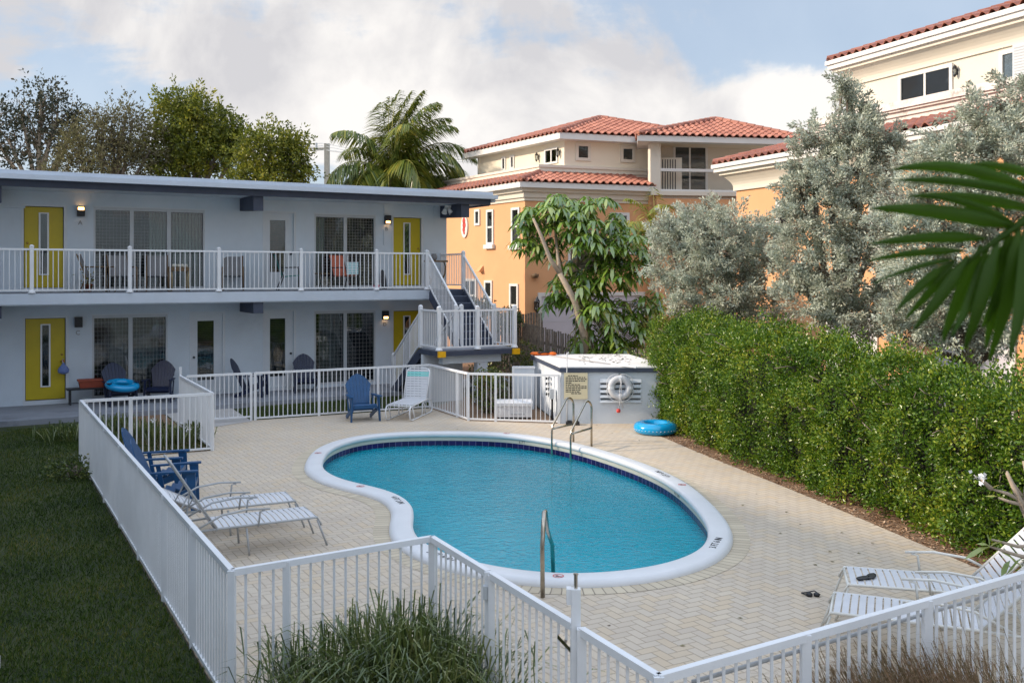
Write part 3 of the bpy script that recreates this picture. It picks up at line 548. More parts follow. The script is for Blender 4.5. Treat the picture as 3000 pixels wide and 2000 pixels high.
slider(wA,3,[(.50,.66,'v'),(.68,.985,'v')],cell=m_bars); slider(wB,2,[(.05,.2,'v')]); slider(wC,2,[(.24,.5,'c'),(.52,.9,'c')],gz=.11); slider(wD,2,[(.1,.45,'c')],gx=.11,gz=.11)
for ch,u,v in (('A',235,653),('B',1132,671),('C',228,975),('D',1127,950)):
    m=Matrix(((1,0,0),(0,0,-1),(0,1,0))).to_4x4(); m.translation=(T(u),-.008,ZT(u,v)); text(ch,.16,m_letter,motel,'letter',m,.004)
cdt=MB().tube([(T(1125),-.02,5.42),(T(1125),-.02,ZT(1125,635))],.012,6); cdt.tube([(T(1124),-.02,ZT(1124,672)),(T(1124),-.02,ZT(1124,716)),(T(1127),-.02,ZT(1124,718))],.012,6); cdt.tube([(T(1270),-.02,ZT(1270,640)),(T(1270),-.02,ZT(1270,575)),(T(1275),-.02,5.4)],.01,6); cdt.build('conduit',m_stucco,motel)
# balcony railing
def rail_panel(p,q,h0,h1,sp=.117,pw=.018,tr=(.05,.045),slope_low=None):
    p=Vector(p); q=Vector(q); m=MB(); up=Vector((0,0,1)); m.bar(p+up*h1,q+up*h1,*tr); m.bar(p+up*h0,q+up*h0,.035,.035)
    Ln=(q-p).length; n=max(1,round(Ln/sp))
    for i in range(1,n):
        c=p.lerp(q,i/n); m.box(c.x-pw/2,c.x+pw/2,c.y-pw/2,c.y+pw/2,c.z+h0,c.z+h1)
    return m
def post_mb(c,h,w=.075,cap=True,flare=False):
    m=MB(); c=Vector(c); m.box(c.x-w/2,c.x+w/2,c.y-w/2,c.y+w/2,c.z,c.z+h)
    if cap: m.lathe([(w*.66,0),(w*.66,.018),(w*.35,.045),(.005,.055)],8,(c.x,c.y,c.z+h))
    if flare: m.lathe([(w*1.05,0),(w*.95,.03),(w*.62,.075)],8,c)
    return m
br=MB().box(0,.001,0,.001,0,.001)
rx=[-9]+[T(u,1.5) for u in (93,380,641,882,1103,1250)]
rail=None
for i in range(len(rx)-1):
    pm=rail_panel((rx[i],-1.5,DK),(rx[i+1],-1.5,DK),.065,1.03)
    if rail is None: rail=pm.build('balcony_railing',m_white,motel)
    else: pm.build('rail_panel',m_white,rail)
for x in rx[1:]: post_mb((x,-1.5,DK-.0),1.09,.085,True,True).build('post',m_white,rail)
rail_panel((11.95,-.05,DK),(11.95,-1.45,DK),.12,1.03).build('rail_panel',m_white,rail); post_mb((11.95,-.06,DK),1.09,.05,False).build('post',m_white,rail)
# ---------------- staircase ----------------
st=thing('staircase','navy half turn staircase with white railings at the right end of the motel','staircase',tuple(WO),R(29.5))
ZL=1.43; YT=-1.525; YL=-3.42; YF=-4.56; XA,XB,XC=9.75,10.86,11.96
tr=MB()
for i in range(8):
    z=DK-.1875*(i+1); y0=YT-.27*i; y1=y0-.27 if i<7 else y0-.02
    if i<7: tr.box(XB+.04,XC,y1,y0,z-.05,z); tr.box(XB+.04,XC,y1-.004+.0,y1+.02,z-.20,z-.052)
    tr.box(XB+.04,XC,y0-.003,y0+.02,z+.002,z+.185)
tr.build('tread',m_navy,st)
ns=MB(); m_nose=M('nosing',(.16,.19,.26),.5,.1,5)
for i in range(8): z=DK-.1875*i; ns.box(XB+.06,XC-.02,YT-.27*i+(-.006),YT-.27*i+.012,z-.018,z+.003)
ns.build('nosing',m_nose,st)
tr=MB()
for i in range(7):
    z=ZL-.1886*(i+1); y0=YL+.27*i; y1=y0+.27
    if i<6: tr.box(XA,XB-.04,y0,y1,z-.05,z)
    tr.box(XA,XB-.04,y0-.02,y0+.003,z-.14,z+.187)
tr.build('tread',m_navy,st)
sg=MB(); sg.bar((XB+.02,YT,DK-.12),(XB+.02,YL,ZL-.10),.05,.26); sg.bar((XC+.01,YT,DK-.12),(XC+.01,YL,ZL-.10),.05,.26); sg.bar((XA-.02,YL,ZL-.16),(XA-.02,YL+1.9,.02),.05,.26); sg.bar((XB-.04,YL,ZL-.16),(XB-.04,YL+1.9,.02),.05,.26); sg.build('stringer',m_navy,st)
ld=MB().box(XA-.06,XC+.06,YF-.08,YL,ZL-.15,ZL-.03); ld.build('landing',m_navy,st); MB().box(XA,XC,YF,YL,ZL-.028,ZL).build('landing_floor',m_conc,st)
MB().box(XA+.15,XC-.35,YF+.1,YF+.35,ZL-.36,ZL-.155).build('landing_beam',m_stucco,st); MB().box(10.92,11.22,YF+.12,YF+.33,0,ZL-.365).build('column',m_stucco,st)
MB().box(XA-.05,10.85,-3.7,-3.55,0,ZL-.16).build('support_wall',m_shedw,st)
for x in (XA+.02,XC-.02): MB().box(x-.10,x+.10,YF-.16,YF-.083,ZL-.17,ZL-.02).build('beam_end',M('safety yellow',(.80,.42,.0),.5,.1,8),st)
RL=None
def rp(m,n='rail_panel'):
    global RL
    if RL is None: RL=m.build('stair_railing',m_white,st)
    else: m.build(n,m_white,RL)
rp(rail_panel((XB,YT,DK),(XB,YL,ZL),.12,1.0,.115)); rp(rail_panel((XC,YT,DK),(XC,YL,ZL),.12,1.0,.115))
rp(rail_panel((XA,YL,ZL),(XA,YL+1.86,.12),.12,.95,.105)); rp(rail_panel((XB-.06,YL,ZL),(XB-.06,YL+1.86,.12),.12,.95,.115))
rp(rail_panel((XA,YF,ZL),(XC,YF,ZL),.07,1.0,.11)); rp(rail_panel((XA,YF,ZL),(XA,YL,ZL),.07,1.0,.11)); rp(rail_panel((XC,YF,ZL),(XC,YL,ZL),.07,1.0,.11))
for x,y,z in ((XA,YF,ZL),(10.85,YF,ZL),(XC,YF,ZL),(XA,YL,ZL),(XB-.08,YL,ZL),(XB+.09,YL,ZL),(XC,YL,ZL),(XC,YT,DK),(XB-.04,YT+.02,DK)): rp(post_mb((x,y,z),1.08,.095,True,y==YF),'post')
rp(post_mb((XA,YL+1.86,.11),1.0,.09,True),'post')
# ---------------- wall lamps, floodlight ----------------
def walllamp(u,v,lit_top,lab,lit=True):
    t=thing('wall_lamp',lab,'wall lamp',tuple(L2W(T(u),0,ZT(u,v))),R(29.5),'box wall lamps beside the yellow doors')
    m=MB(); m.box(-.09,.09,-.02,0,-.13,.13); m.box(-.09,-.075,-.12,-.02,-.13,.13); m.box(.075,.09,-.12,-.02,-.13,.13)
    if lit_top is None: m.box(-.075,.075,-.12,-.105,-.13,.13)
    else:
        a,b=(-.13,.02) if lit_top else (-.03,.13); m.box(-.075,.075,-.12,-.105,a,b)
    m.build('housing',m_black,t)
    MB().box(-.07,.07,-.10,-.022,*((.03,.10) if lit_top else (-.10,-.04))).build('bulb',m_lamp if lit else m_frame,t)
walllamp(236.5,619,True,'lit brown box wall lamp above letter A glowing at its top'); walllamp(1133.5,644,False,'lit brown box wall lamp above letter B glowing at its bottom'); walllamp(229.5,943,None,'unlit dark box wall lamp above letter C',False); walllamp(1127,923,False,'lit dark box wall lamp above letter D on the ground floor')
t=thing('floodlight','twin white floodlight fixed on the navy roof beam end at the right of the balcony','floodlight',tuple(L2W(11.80,-.75,5.36)),R(29.5))
for s in (-1,1):
    q=MB().lathe([(.02,0),(.045,-.02),(.06,-.10),(.085,-.21),(.075,-.2)],12); mt=Matrix.Rotation(R(-28*s),4,'Y')@Matrix.Rotation(R(-20),4,'X'); q.v=[tuple(mt@Vector(p)+Vector((s*.03,0,0))) for p in q.v]; q.build('lamp_head',m_bulb,t,True)
MB().box(-.06,.20,-.03,.03,-.01,.06).build('mount',m_bulb,t)
# ---------------- pool fence ----------------
pf=thing('pool_fence','low white aluminium picket fence enclosing the pool deck','fence',tuple(F0))
FH=1.11
def fpanel(a,b): rail_panel(a,b,.045,FH-.025,.104,.0175,(.048,.05)).build('fence_panel',m_white,pf,False,True)
def fpost(p,w=.05,h=FH-.008,cap=False): post_mb(p,h,w,cap).build('post',m_white,pf,False,True)
def frun(a,b,cuts,w=.05,first=True):
    ps=[a]+[a.lerp(b,c) for c in cuts]+[b]
    for i in range(len(ps)-1): fpanel(ps[i],ps[i+1])
    for p in (ps if first else ps[1:]): fpost(p,w)
def cutat(a,b,us):
    d=(b-a); return [onwall(u,a,d) for u in us]
frun(F0,N1,cutat(F0,N1,(269,309,355,410,483,567)),.055); frun(N1,N2,cutat(N1,N2,(840,)),.055,False)
G1=N2.lerp(N3,.335); G2=N2.lerp(N3,onwall(1687,N2,(N3-N2))); frun(N2,G1,[],.055,False)
frun(G2+(N3-N2).normalized()*.07,N3,[],.06); 
E=N3+(Vector((3.92,7.41,0))-N3)*1.35; frun(N3,E,cutat(N3,E,(2360,2716)),.06,False)
dd=(E-N3).normalized(); MB().tube([N3+dd*.30+Vector((-dd.y,dd.x,0))*.045+Vector((0,0,.985)),E+Vector((-dd.y,dd.x,0))*.045+Vector((0,0,.985))],.014,8).build('hose_pipe',m_gframe,pf,True,True)
frun(F0,F1,cutat(F0,F1,(383,)),.055,False); frun(F1,F2,[],.055,False)
GA=F2.lerp(F3,onwall(545,F2,F3-F2)); GB=F2.lerp(F3,onwall(740,F2,F3-F2))
frun(F2.lerp(F3,onwall(748,F2,F3-F2)),F3,[ (onwall(u,F2,F3-F2)-onwall(748,F2,F3-F2))/(1-onwall(748,F2,F3-F2)) for u in (935,1108)],.055); frun(F3,F4,cutat(F3,F4,(1340,)),.055,False); frun(F4,F5,cutat(F4,F5,(1452,)),.055,False)
def gate(a,b,lab,g):
    t=thing('pool_gate',lab,'gate',tuple(a),0,g); m=rail_panel(a,b,.09,FH-.025,.104,.0175,(.048,.05)); m.build('gate_panel',m_white,t,False,True)
    for p in (a,b): post_mb(p,FH-.02,.05,False).build('post',m_white,t,False,True)
    return t
g=gate(G1+(N3-N2).normalized()*.06,G2-(N3-N2).normalized()*.02,'closed white picket gate in the near fence with a tall latch','picket gates of the pool fence')
m=MB(); p=G2; m.box(p.x-.03,p.x+.03,p.y-.03,p.y+.03,.72,1.34); m.box(p.x-.06,p.x-.03,p.y-.02,p.y+.05,1.24,1.34); m.build('latch',m_white,g,False,True)
m=MB(); m.lathe([(.012,0),(.012,.09),(.016,.09),(.016,.10)],8,(p.x,p.y,1.34)); m.build('latch_pin',m_steel,g,False,True); MB().bar((p.x-.02,p.y+.02,.93),(p.x-.10,p.y+.16,.97),.03,.03).build('latch_bolt',m_steel,g,False,True)
hh=MB(); q=G1+(N3-N2).normalized()*.03
for z in (.95,.16): hh.box(q.x-.05,q.x-.015,q.y-.03,q.y+.03,z-.05,z+.05)
hh.build('hinge',m_frame,g,False,True)
g=gate(GA+(GB-GA).normalized()*.03,GB-(GB-GA).normalized()*.03,'closed white picket gate in the back fence beside the double post','picket gates of the pool fence')
post_mb(F2,1.30,.04,False).build('post',m_white,pf,False,True)
# ---------------- shed ----------------
sh=thing('pump_shed','low pale blue block pump shed with a white flat roof by the hedge','shed',(1.09,21.82,0))
sa,sbk,sbr,sf=Vector((1.09,21.82)),Vector((.50,25.2)),Vector((2.95,25.2)),Vector((3.34,21.82))
MB().prism([sa+Vector((.02,.03)),sf,sbr,sbk+Vector((.06,0))],0,1.165).build('wall',m_shedw,sh,False,True)
MB().prism([sa,Vector((3.6,21.80)),Vector((3.05,25.25)),sbk],1.262,1.285).build('roof',m_roofw,sh,False,True)
MB().prism([sa-Vector((.015,.015)),Vector((3.62,21.78)),Vector((3.07,25.27)),sbk-Vector((.015,0))],1.166,1.261).build('fascia',m_navy,sh,False,True)
m=MB(); m.box(1.70+.44,3.05,21.80,21.822,.47,1.02); lv=MB()
for i in range(4): z=.55+i*.115; lv.box(2.0,2.9,21.812,21.84,z-.012,z+.012)
lv.build('vent_slats',m_black,sh,False,True)
lv=MB()
for i in range(5): z=.50+i*.115; lv.add([(1.98,21.79,z-.02),(2.92,21.79,z-.02),(2.92,21.82,z+.055),(1.98,21.82,z+.055)],[(0,1,2,3)])
lv.build('vent_louvre',m_shedw,sh,False,True)
sd=(sbk-sa).normalized(); bv=MB()
for i in range(4):
    for j in range(2):
        c=sa+sd*(1.05+j*.33); bv.bar((c.x-.015,c.y,.93-i*.125-j*.05),(c.x+sd.x*.13-.015,c.y+sd.y*.13,.90-i*.125-j*.05),.03,.05)
bv.build('block_vent',m_black,sh,False,True)
m=MB(); m.tube([(1.24,21.80,.0),(1.24,21.80,1.55),(1.245,21.80,1.60),(1.27,21.80,1.62),(1.285,21.80,1.58)],.012,7); m.build('vent_pipe',m_white,sh,True,True)
# leaf litter lying on the shed roof
P=np.c_[np.r_[rng.normal(2.5,.38,60),rng.normal(1.75,.18,14)],np.r_[rng.normal(23.9,.7,60),rng.normal(23.4,.8,14)],np.full(74,1.29)]; P=P[(P[:,0]<2.9)&(P[:,1]<25.1)&(P[:,1]>21.9)]
o=leafobj('leaf_litter',m_treed,None,P,np.c_[rng.normal(size=(len(P),2)),np.zeros(len(P))],np.tile([0,0,1.],(len(P),1))+rn(len(P))*.2,.09,.045); tag(o,'dry fallen leaves scattered on the white shed roof','leaf litter',kind='stuff')
# sign on the shed
sg=thing('rules_sign','square cream pool rules sign on the shed wall left of the life ring','sign',(1.44,21.80,.62))
MB().box(-.265,.265,-.02,-.005,-.06,.53).build('sign_board',M('cream sign',(.70,.62,.42),.5,.05,4),sg)
ln=MB(); z=.47
for w in ((.05,.28),(.0,.47),(.0,.45),(.0,.42),(.0,.13),(.0,.35),(.0,.48),(.0,.46),(.0,.33),(.0,.32),(.12,.37)):
    x=-.23+w[0]
    while x<-.23+w[1]-.02: wd=rnd.uniform(.03,.08); ln.box(x,min(x+wd,.24),-.0215,-.0201,z-.011,z+.009); x+=wd+.014
    z-=.040
ln.build('lettering',m_text,sg)
lr=thing('life_ring','white life ring with grab rope hung on the shed wall','life ring',(2.43,21.74,.83))
MB().torus((0,0,0),.205,.078,40,14,'y',.8).build('ring',m_strap,lr,True)
bn=MB()
for a in (90,180,270,0):
    t=R(a); c=Vector((.205*math.cos(t),0,.205*math.sin(t))); tq=Vector((-math.sin(t),0,math.cos(t))); rq=Vector((math.cos(t),0,math.sin(t)))
    for k in range(10):
        a0,a1=2*math.pi*k/10,2*math.pi*(k+1)/10; f=lambda an,s: c+tq*s+rq*.081*math.cos(an)+Vector((0,.067*math.sin(an),0))
        bn.add([f(a0,-.035),f(a1,-.035),f(a1,.035),f(a0,.035)],[(0,1,2,3)])
bn.build('band',m_white,lr,True)
m=MB(); 
for k in range(4):
    a0=R(k*90); pts=[Vector(((.285+.045*math.sin(math.pi*i/8))*math.cos(a0+R(90)*i/8),-.02,(.285+.045*math.sin(math.pi*i/8))*math.sin(a0+R(90)*i/8))) for i in range(9)]; m.tube(pts,.009,5)
m.tube([(0,-.08,.22),(.01,-.05,.05),(-.02,-.05,-.1),(0,-.09,-.2),(-.01,-.07,-.33),(-.03,-.06,-.45)],.009,5); m.tube([(.02,-.08,.2),(.03,-.05,0),(.01,-.09,-.2),(.06,-.06,-.46)],.007,5); m.build('rope',m_strap,lr,True)
m=MB().lathe([(.01,.03),(.04,.02),(.05,-.02),(.04,-.05),(.01,-.06)],10,(-.04,-.06,-.50)); m.build('float_ball',m_red,lr,True)
MB().box(-.03,.03,-.02,.04,.24,.30).build('hook',m_black,lr)
pl=thing('pool_pole','long white pole lying across the shed roof','pole',(.95,24.6,1.30)); a=Vector((.95,24.6,1.305)); b=Vector((2.75,21.35,1.315)); MB().tube([a,a.lerp(b,.75)],.013,7).build('shaft',m_path,pl,True,True); MB().tube([a.lerp(b,.74),b],.02,7).build('grip',m_white,pl,True,True)
lv=thing('life_vest','orange life vest lying at the far left corner of the shed roof','life vest',(.82,24.9,1.29)); m=MB()
for x,w,y in ((-.22,.2,0),(.0,.22,.03),(.22,.16,-.02)): m.lathe([(.01,0),(w*.62,.01),(w*.7,.04),(w*.5,.075),(.01,.085)],10,(x,y,0))
m.build('vest_body',m_ol,lv,True); MB().tube([(-.3,-.05,.03),(.02,-.12,.09),(.3,.05,.04),(.4,.1,.02)],.018,6).build('strap',m_black,lv,True)
# ---------------- adirondack chairs ----------------
def adirondack(mat,label,loc,rz,group):
    t=thing('adirondack_chair',label,'adirondack chair',loc,rz,group)
    s=MB()
    for i in range(6):
        y=-.27+i*.088; z=.37-.030*i; s.bar((-.27,y,z),(.27,y,z-.0),.078,.02,(0,-.33,1))
    s.bar((-.27,-.315,.335),(.27,-.315,.335),.02,.075); s.build('seat',mat,t)
    b=MB()
    for i in range(7):
        u=(i-3); n=Vector((0,-.92,.40)).normalized(); hx=lambda x:.80-2.5*x*x
        def bp(x,h): return Vector((x,.20+.36*h/.78,.21+h))
        xb0,xb1=(u-.47)*.063,(u+.47)*.063; xt0,xt1=(u-.47)*.088,(u+.47)*.088
        rows=[(xb0,0,xb1,0),(xb0*.45+xt0*.55,.42,xb1*.45+xt1*.55,.42),(xt0,hx(xt0),xt1,hx(xt1))]
        if u==0: rows.append((xt0*.4,hx(0)+.004,xt1*.4,hx(0)+.004))
        vs=[]; k=len(rows)
        for o_ in (0,.018):
            for a_,h0,c_,h1 in rows: vs+=[bp(a_,h0)-n*o_,bp(c_,h1)-n*o_]
        fs=[(2*j,2*j+1,2*j+3,2*j+2) for j in range(k-1)]+[(2*k+2*j,2*k+2*j+2,2*k+2*j+3,2*k+2*j+1) for j in range(k-1)]+[(2*j,2*j+2,2*k+2*j+2,2*k+2*j) for j in range(k-1)]+[(2*j+1,2*k+2*j+1,2*k+2*j+3,2*j+3) for j in range(k-1)]+[(2*k-2,2*k-1,4*k-1,4*k-2)]
        b.add(vs,fs)
    b.bar((-.22,.275,.33),(.22,.275,.33),.03,.06); b.bar((-.28,.43,.64),(.28,.43,.64),.022,.06); b.build('backrest',mat,t)
    for sx in (-1,1):
        a=MB(); a.add([(sx*.27,.34,.545),(sx*.33,.34,.545),(sx*.385,-.30,.56),(sx*.37,-.37,.56),(sx*.30,-.37,.56),(sx*.275,-.30,.56)]+[(sx*.27,.34,.57),(sx*.33,.34,.57),(sx*.385,-.30,.585),(sx*.37,-.37,.585),(sx*.30,-.37,.585),(sx*.275,-.30,.585)],[(0,1,2,3,4,5),(11,10,9,8,7,6)]+[(i,(i+1)%6,(i+1)%6+6,i+6) for i in range(6)]); a.build('arm',mat,t)
        l=MB(); l.add([(sx*.29,-.33,.555),(sx*.29,-.20,.555),(sx*.325,-.20,.555),(sx*.325,-.33,.555),(sx*.315,-.345,0),(sx*.315,-.275,0),(sx*.35,-.275,0),(sx*.35,-.345,0)],[(0,1,2,3),(7,6,5,4),(0,4,5,1),(1,5,6,2),(2,6,7,3),(3,7,4,0)]); l.build('leg',mat,t)
        l=MB(); l.bar((sx*.285,-.30,.30),(sx*.285,.42,.02),.028,.09); l.bar((sx*.285,.16,.14),(sx*.30,.24,.55),.028,.06); l.build('leg',mat,t)
    return t
GA_='adirondack chairs around the pool and walkway'
c0=adirondack(m_blue,'blue adirondack chair facing the pool beside the white sled lounger',(-3.47,22.42,0),R(22),GA_)
def facing(p,yaw): return (p[0],p[1],p[2] if len(p)>2 else 0),yaw
dup(c0,(-5.46,15.05,0),R(100),'blue adirondack chair by the left fence, the farther of two',GA_)
dk=adirondack(m_blue,'blue adirondack chair by the left fence right behind the near loungers',(-4.93,14.05,0),R(104),GA_)
w1=L2W(2.62,-.95,.11); w2=L2W(3.60,-.85,.11); w3=L2W(5.95,-.95,.11); w4=L2W(7.48,-.72,.11)
n0=adirondack(m_navyc,'dark navy adirondack chair with a blue swim ring on its seat by the walkway planter',tuple(w1),R(29.5-4+14),GA_)
dup(n0,tuple(w2),R(29.5-20),'dark navy adirondack chair at the right edge of the lower left window, nothing on it',GA_)
dup(n0,tuple(w3),R(29.5+62),'navy adirondack chair turned sideways in front of the lower white door',GA_)
dup(n0,tuple(w4),R(29.5-10),'navy adirondack chair with its back to the lower right window',GA_)
# ---------------- swim rings ----------------
t=thing('swim_ring','bright blue inflatable swim ring lying flat on the pavers by the hedge','swim ring',(2.98,20.35,0),0,'blue inflatable swim rings')
MB().torus((0,0,.12),.33,.145,44,14,'z',.85).build('tube',m_ring,t,True); t.location=(3.06,20.55,0)
m=MB(); [m.lathe([(.006,-.004),(.012,0),(.006,.008)],5,(.475*math.cos(a),.475*math.sin(a),.10)) for a in np.linspace(3.4,6.0,16)]; m.build('seam_mark',m_white,t)
p=L2W(2.66,-1.15,.11); t=thing('swim_ring','bright blue inflatable swim ring lying tilted on a navy chair seat','swim ring',(p.x,p.y,p.z+.50),R(20),'blue inflatable swim rings')
q=MB().torus((0,0,.0),.30,.11,40,12,'z',.8); mt=Matrix.Rotation(R(10),4,'X')@Matrix.Rotation(R(6),4,'Y'); q.v=[tuple(mt@Vector(v)) for v in q.v]; q.build('tube',m_ring,t,True)
# bench + planter + door bag
p=L2W(1.95,-.42,.11); t=thing('bench','low black bench against the wall under a long terracotta planter','bench',tuple(p),R(29.5)); m=MB().box(-.5,.5,-.17,.17,.37,.41); m.build('bench_top',m_black,t)
for x,y in ((-.42,-.12),(.42,-.12),(-.42,.12),(.42,.12)): MB().box(x-.02,x+.02,y-.02,y+.02,0,.37).build('leg',m_black,t)
p=L2W(2.1,-.42,.52); t=thing('planter_box','long terracotta planter box on the black bench','planter',tuple(p),R(29.5)); m=MB(); m.add([(-.34,-.10,0),(.34,-.10,0),(.34,.10,0),(-.34,.10,0),(-.38,-.13,.17),(.38,-.13,.17),(.38,.13,.17),(-.38,.13,.17)],[(0,3,2,1),(4,5,6,7),(0,1,5,4),(1,2,6,5),(2,3,7,6),(3,0,4,7)]); m.box(-.40,.40,-.15,.15,.17,.21); m.build('planter_body',m_terra,t)
p=L2W(T(184),-.07,1.17); t=thing('door_bag','blue cloth bag hanging from the handle of yellow door C','bag',tuple(p+BX*-.03),R(29.5)); m=MB()
m.lathe([(.02,-.02),(.05,-.08),(.10,-.13),(.135,-.20),(.12,-.27),(.05,-.30),(.01,-.31)],14,(0,-.08,0)); m.v=[(a,-.08+(b+.08)*.5,c) for a,b,c in m.v]; m.build('pouch',m_bag,t,True); MB().tube([(0,-.02,.06),(-.015,-.07,.02),(0,-.08,-.06)],.016,6).build('cord',m_path,t,True)
m=MB(); [m.lathe([(.004,0),(.014,.01),(.004,.02)],6,(rnd.uniform(-.02,.02),-.08,rnd.uniform(-.05,.05))) for _ in range(5)]; m.build('bead',m_red,t)
# ---------------- chaise loungers ----------------
def strapset(m,p,q,wid,n,w,sk=(),th=.006,gap=None):
    p=Vector(p); q=Vector(q); d=(q-p).normalized(); nn=Vector((0,1,0)).cross(d)
    for i in range(n):
        if i in sk: continue
        c=p.lerp(q,(i+.5)/n); a=Vector((0,wid,0)); sag=nn*(-.012)
        vs=[c-d*w/2-a,c+d*w/2-a,c+d*w/2+sag,c-d*w/2+sag,c+d*w/2+a,c-d*w/2+a]; vs2=[v+nn*th for v in vs]
        m.add(vs+vs2,[(0,1,2,3),(3,2,4,5),(9,8,7,6),(11,10,8,9),(0,6,7,1),(1,7,8,2),(2,8,10,4),(5,11,9,3),(3,9,6,0)])
def chaise(label,loc,rz,group,fm,ang=50,bl=.80,seat_z=.36,arms=True,sled=False,teal=False,slen=1.22,legs=True,wd=.29,tealtop=1):
    t=thing('chaise_lounge',label,'chaise lounge',loc,rz,group); z=seat_z; a=R(ang); B=Vector((slen+bl*math.cos(a),0,z+bl*math.sin(a)))
    f=MB(); 
    for s in (-1,1):
        y=s*wd
        if sled: f.tube([(0,y,z-.02),(-.07,y,z-.06),(-.10,y,.2),(-.06,y,.05),(.05,y,.016),(slen+.30,y,.016),(slen+.42,y,.05),(slen+.45,y,.16),(slen+.36,y,z-.04),(slen+.1,y,z),(0,y,z-.02)],.017,7); f.tube([(.25,y,.02),(.20,y,.15),(.10,y,z-.06)],.015,6); f.tube([(.8,y,.02),(.86,y,z-.03)],.015,6); f.tube([(1.1,y,.02),(1.02,y,.22),(.9,y,z-.02)],.015,6)
        else: f.tube([(-.05,y,z-.10),(0,y,z),(slen,y,z),(slen+.62,y,z-.02),(slen+.68,y,z-.08)],.014,7)
    f.tube([(0,-wd,z-.01),(0,wd,z-.01)],.014,7); f.tube([(slen,-wd,z-.015),(slen,wd,z-.015)],.013,6); f.tube([(slen+.5,-wd,z-.03 if not sled else .3),(slen+.5,wd,z-.03 if not sled else .3)],.011,6) if not sled else None
    if not sled: 
        for s in (-1,1): f.tube([(slen+.55,s*wd*.8,z-.02),(slen+bl*.55*math.cos(a),s*wd*.8,z+bl*.55*math.sin(a))],.009,5); f.tube([(slen+.35,s*wd*.8,z-.02),(slen+bl*.45*math.cos(a),-s*wd*.5,z+bl*.45*math.sin(a))],.008,5)
    f.build('frame',fm,t,True)
    st_=MB(); strapset(st_,(0.02,0,z+.012),(slen-.01,0,z+.012),wd+.005,17,.056); S_=st_.build('seat',m_strap,t)
    bf=MB(); top=[]; 
    d=Vector((math.cos(a),0,math.sin(a)))
    bf.tube([Vector((slen,-wd,z))]+[Vector((slen,-wd,z))+d*(bl-.10)]+[Vector((slen,-wd+.04,z))+d*(bl-.02)]+[Vector((slen,-wd+.12,z))+d*bl,Vector((slen,wd-.12,z))+d*bl,Vector((slen,wd-.04,z))+d*(bl-.02),Vector((slen,wd,z))+d*(bl-.10),Vector((slen,wd,z))],.014,7)
    bk=bf.build('backrest',fm,t,True)
    nb=12; ms=MB(); sk=(1,3) if teal else ()
    strapset(ms,Vector((slen+.02,0,z+.01)),Vector((slen,0,z+.01))+d*(bl-.04),wd+.004,nb,.052,tuple(range(nb-3,nb-1)) if teal else (nb-1,) if tealtop else ()); ms.build('strap',m_strap,bk)
    if teal or tealtop:
        ms=MB(); strapset(ms,Vector((slen+.02,0,z+.01)),Vector((slen,0,z+.01))+d*(bl-.04),wd+.004,nb,.052,tuple(i for i in range(nb) if i not in ((nb-3,nb-2) if teal else (nb-1,)))); ms.build('strap',m_teal,bk)
    if not sled and legs:
        for s in (-1,1):
            for x,dx in ((-.03,-.09),(slen-.35,-.03),(slen+.55,.07)): MB().tube([(x+(.03 if x<0 else 0),s*wd,z-.03),(x+dx,s*(wd+.015),.0)],.013,6).build('leg',fm,t,True)
    if arms:
        for s in (-1,1): MB().tube([(slen-.48,s*(wd+.05),z-.02),(slen-.50,s*(wd+.05),z+.16),(slen-.56,s*(wd+.05),z+.175)],.012,6).tube([(slen-.62,s*(wd+.05),z+.185),(slen-.35,s*(wd+.05),z+.205),(slen-.05,s*(wd+.05),z+.17),(slen+.26,s*(wd+.05),z+.02)],.013,6).build('arm',fm,t,True)
    return t
GC='strap chaise loungers on the pool deck'
def place(foot,head):  # foot-end centre and direction
    a=Vector(foot); b=Vector(head); d=b-a; return (a.x,a.y,0),math.atan2(d.y,d.x)
l,r=place((-2.56,12.30),(-3.62,11.75)); chaise('grey framed white strap chaise with its back raised high, nearest the left fence corner',l,r,GC,m_gframe,58,1.0,tealtop=0)
l,r=place((-3.02,13.16),(-4.06,12.66)); chaise('grey framed white strap chaise behind the raised one, its back half lowered',l,r,GC,m_gframe,27,.8,tealtop=0)
l,r=place((3.36,9.72),(4.57,9.40)); chaise('white framed strap chaise at the right deck edge with sandals on its foot end',l,r,GC,m_cframe,47,.85)
l,r=place((2.96,8.93),(4.0,8.52)); chaise('white framed strap chaise nearest the right fence rail, in front of its twin',l,r,GC,m_cframe,47,.80)
l,r=place((-2.60,22.22),(-2.25,23.75)); chaise('white sled based chaise with teal straps across its upright back',l,r,GC,m_white,68,.78,.36,False,True,True,1.15)
# sandals and goggles
t=thing('sandals','pair of black sandals on the foot end of the right lounger','sandals',(3.48,9.55,.385))
for dx,dy,a in ((0,0,.5),(.09,.05,1.0)): 
    q=MB(); c=Vector((dx,dy,0)); q.lathe([(.04,0),(.045,.012),(.03,.016)],10,c); q.v=[(c.x+(x-c.x)*2.4*math.cos(a)-(y-c.y)*math.sin(a),c.y+(x-c.x)*2.4*math.sin(a)+(y-c.y)*math.cos(a),z) for x,y,z in q.v]; q.build('sandal',m_black,t,True)
t=thing('goggles','black swim goggles lying on the pavers left of the right loungers','goggles',tuple(pix(2380,1746,0))); q=MB(); 
for x in (-.03,.045): q.lathe([(.03,0),(.035,.02),(.02,.035),(.005,.038)],10,(x,0,.004))
q.tube([(-.06,0,.015),(-.10,.05,.02),(-.03,.10,.01),(.05,.09,.03),(.08,0,.02)],.007,5); q.build('goggle_body',m_black,t,True)
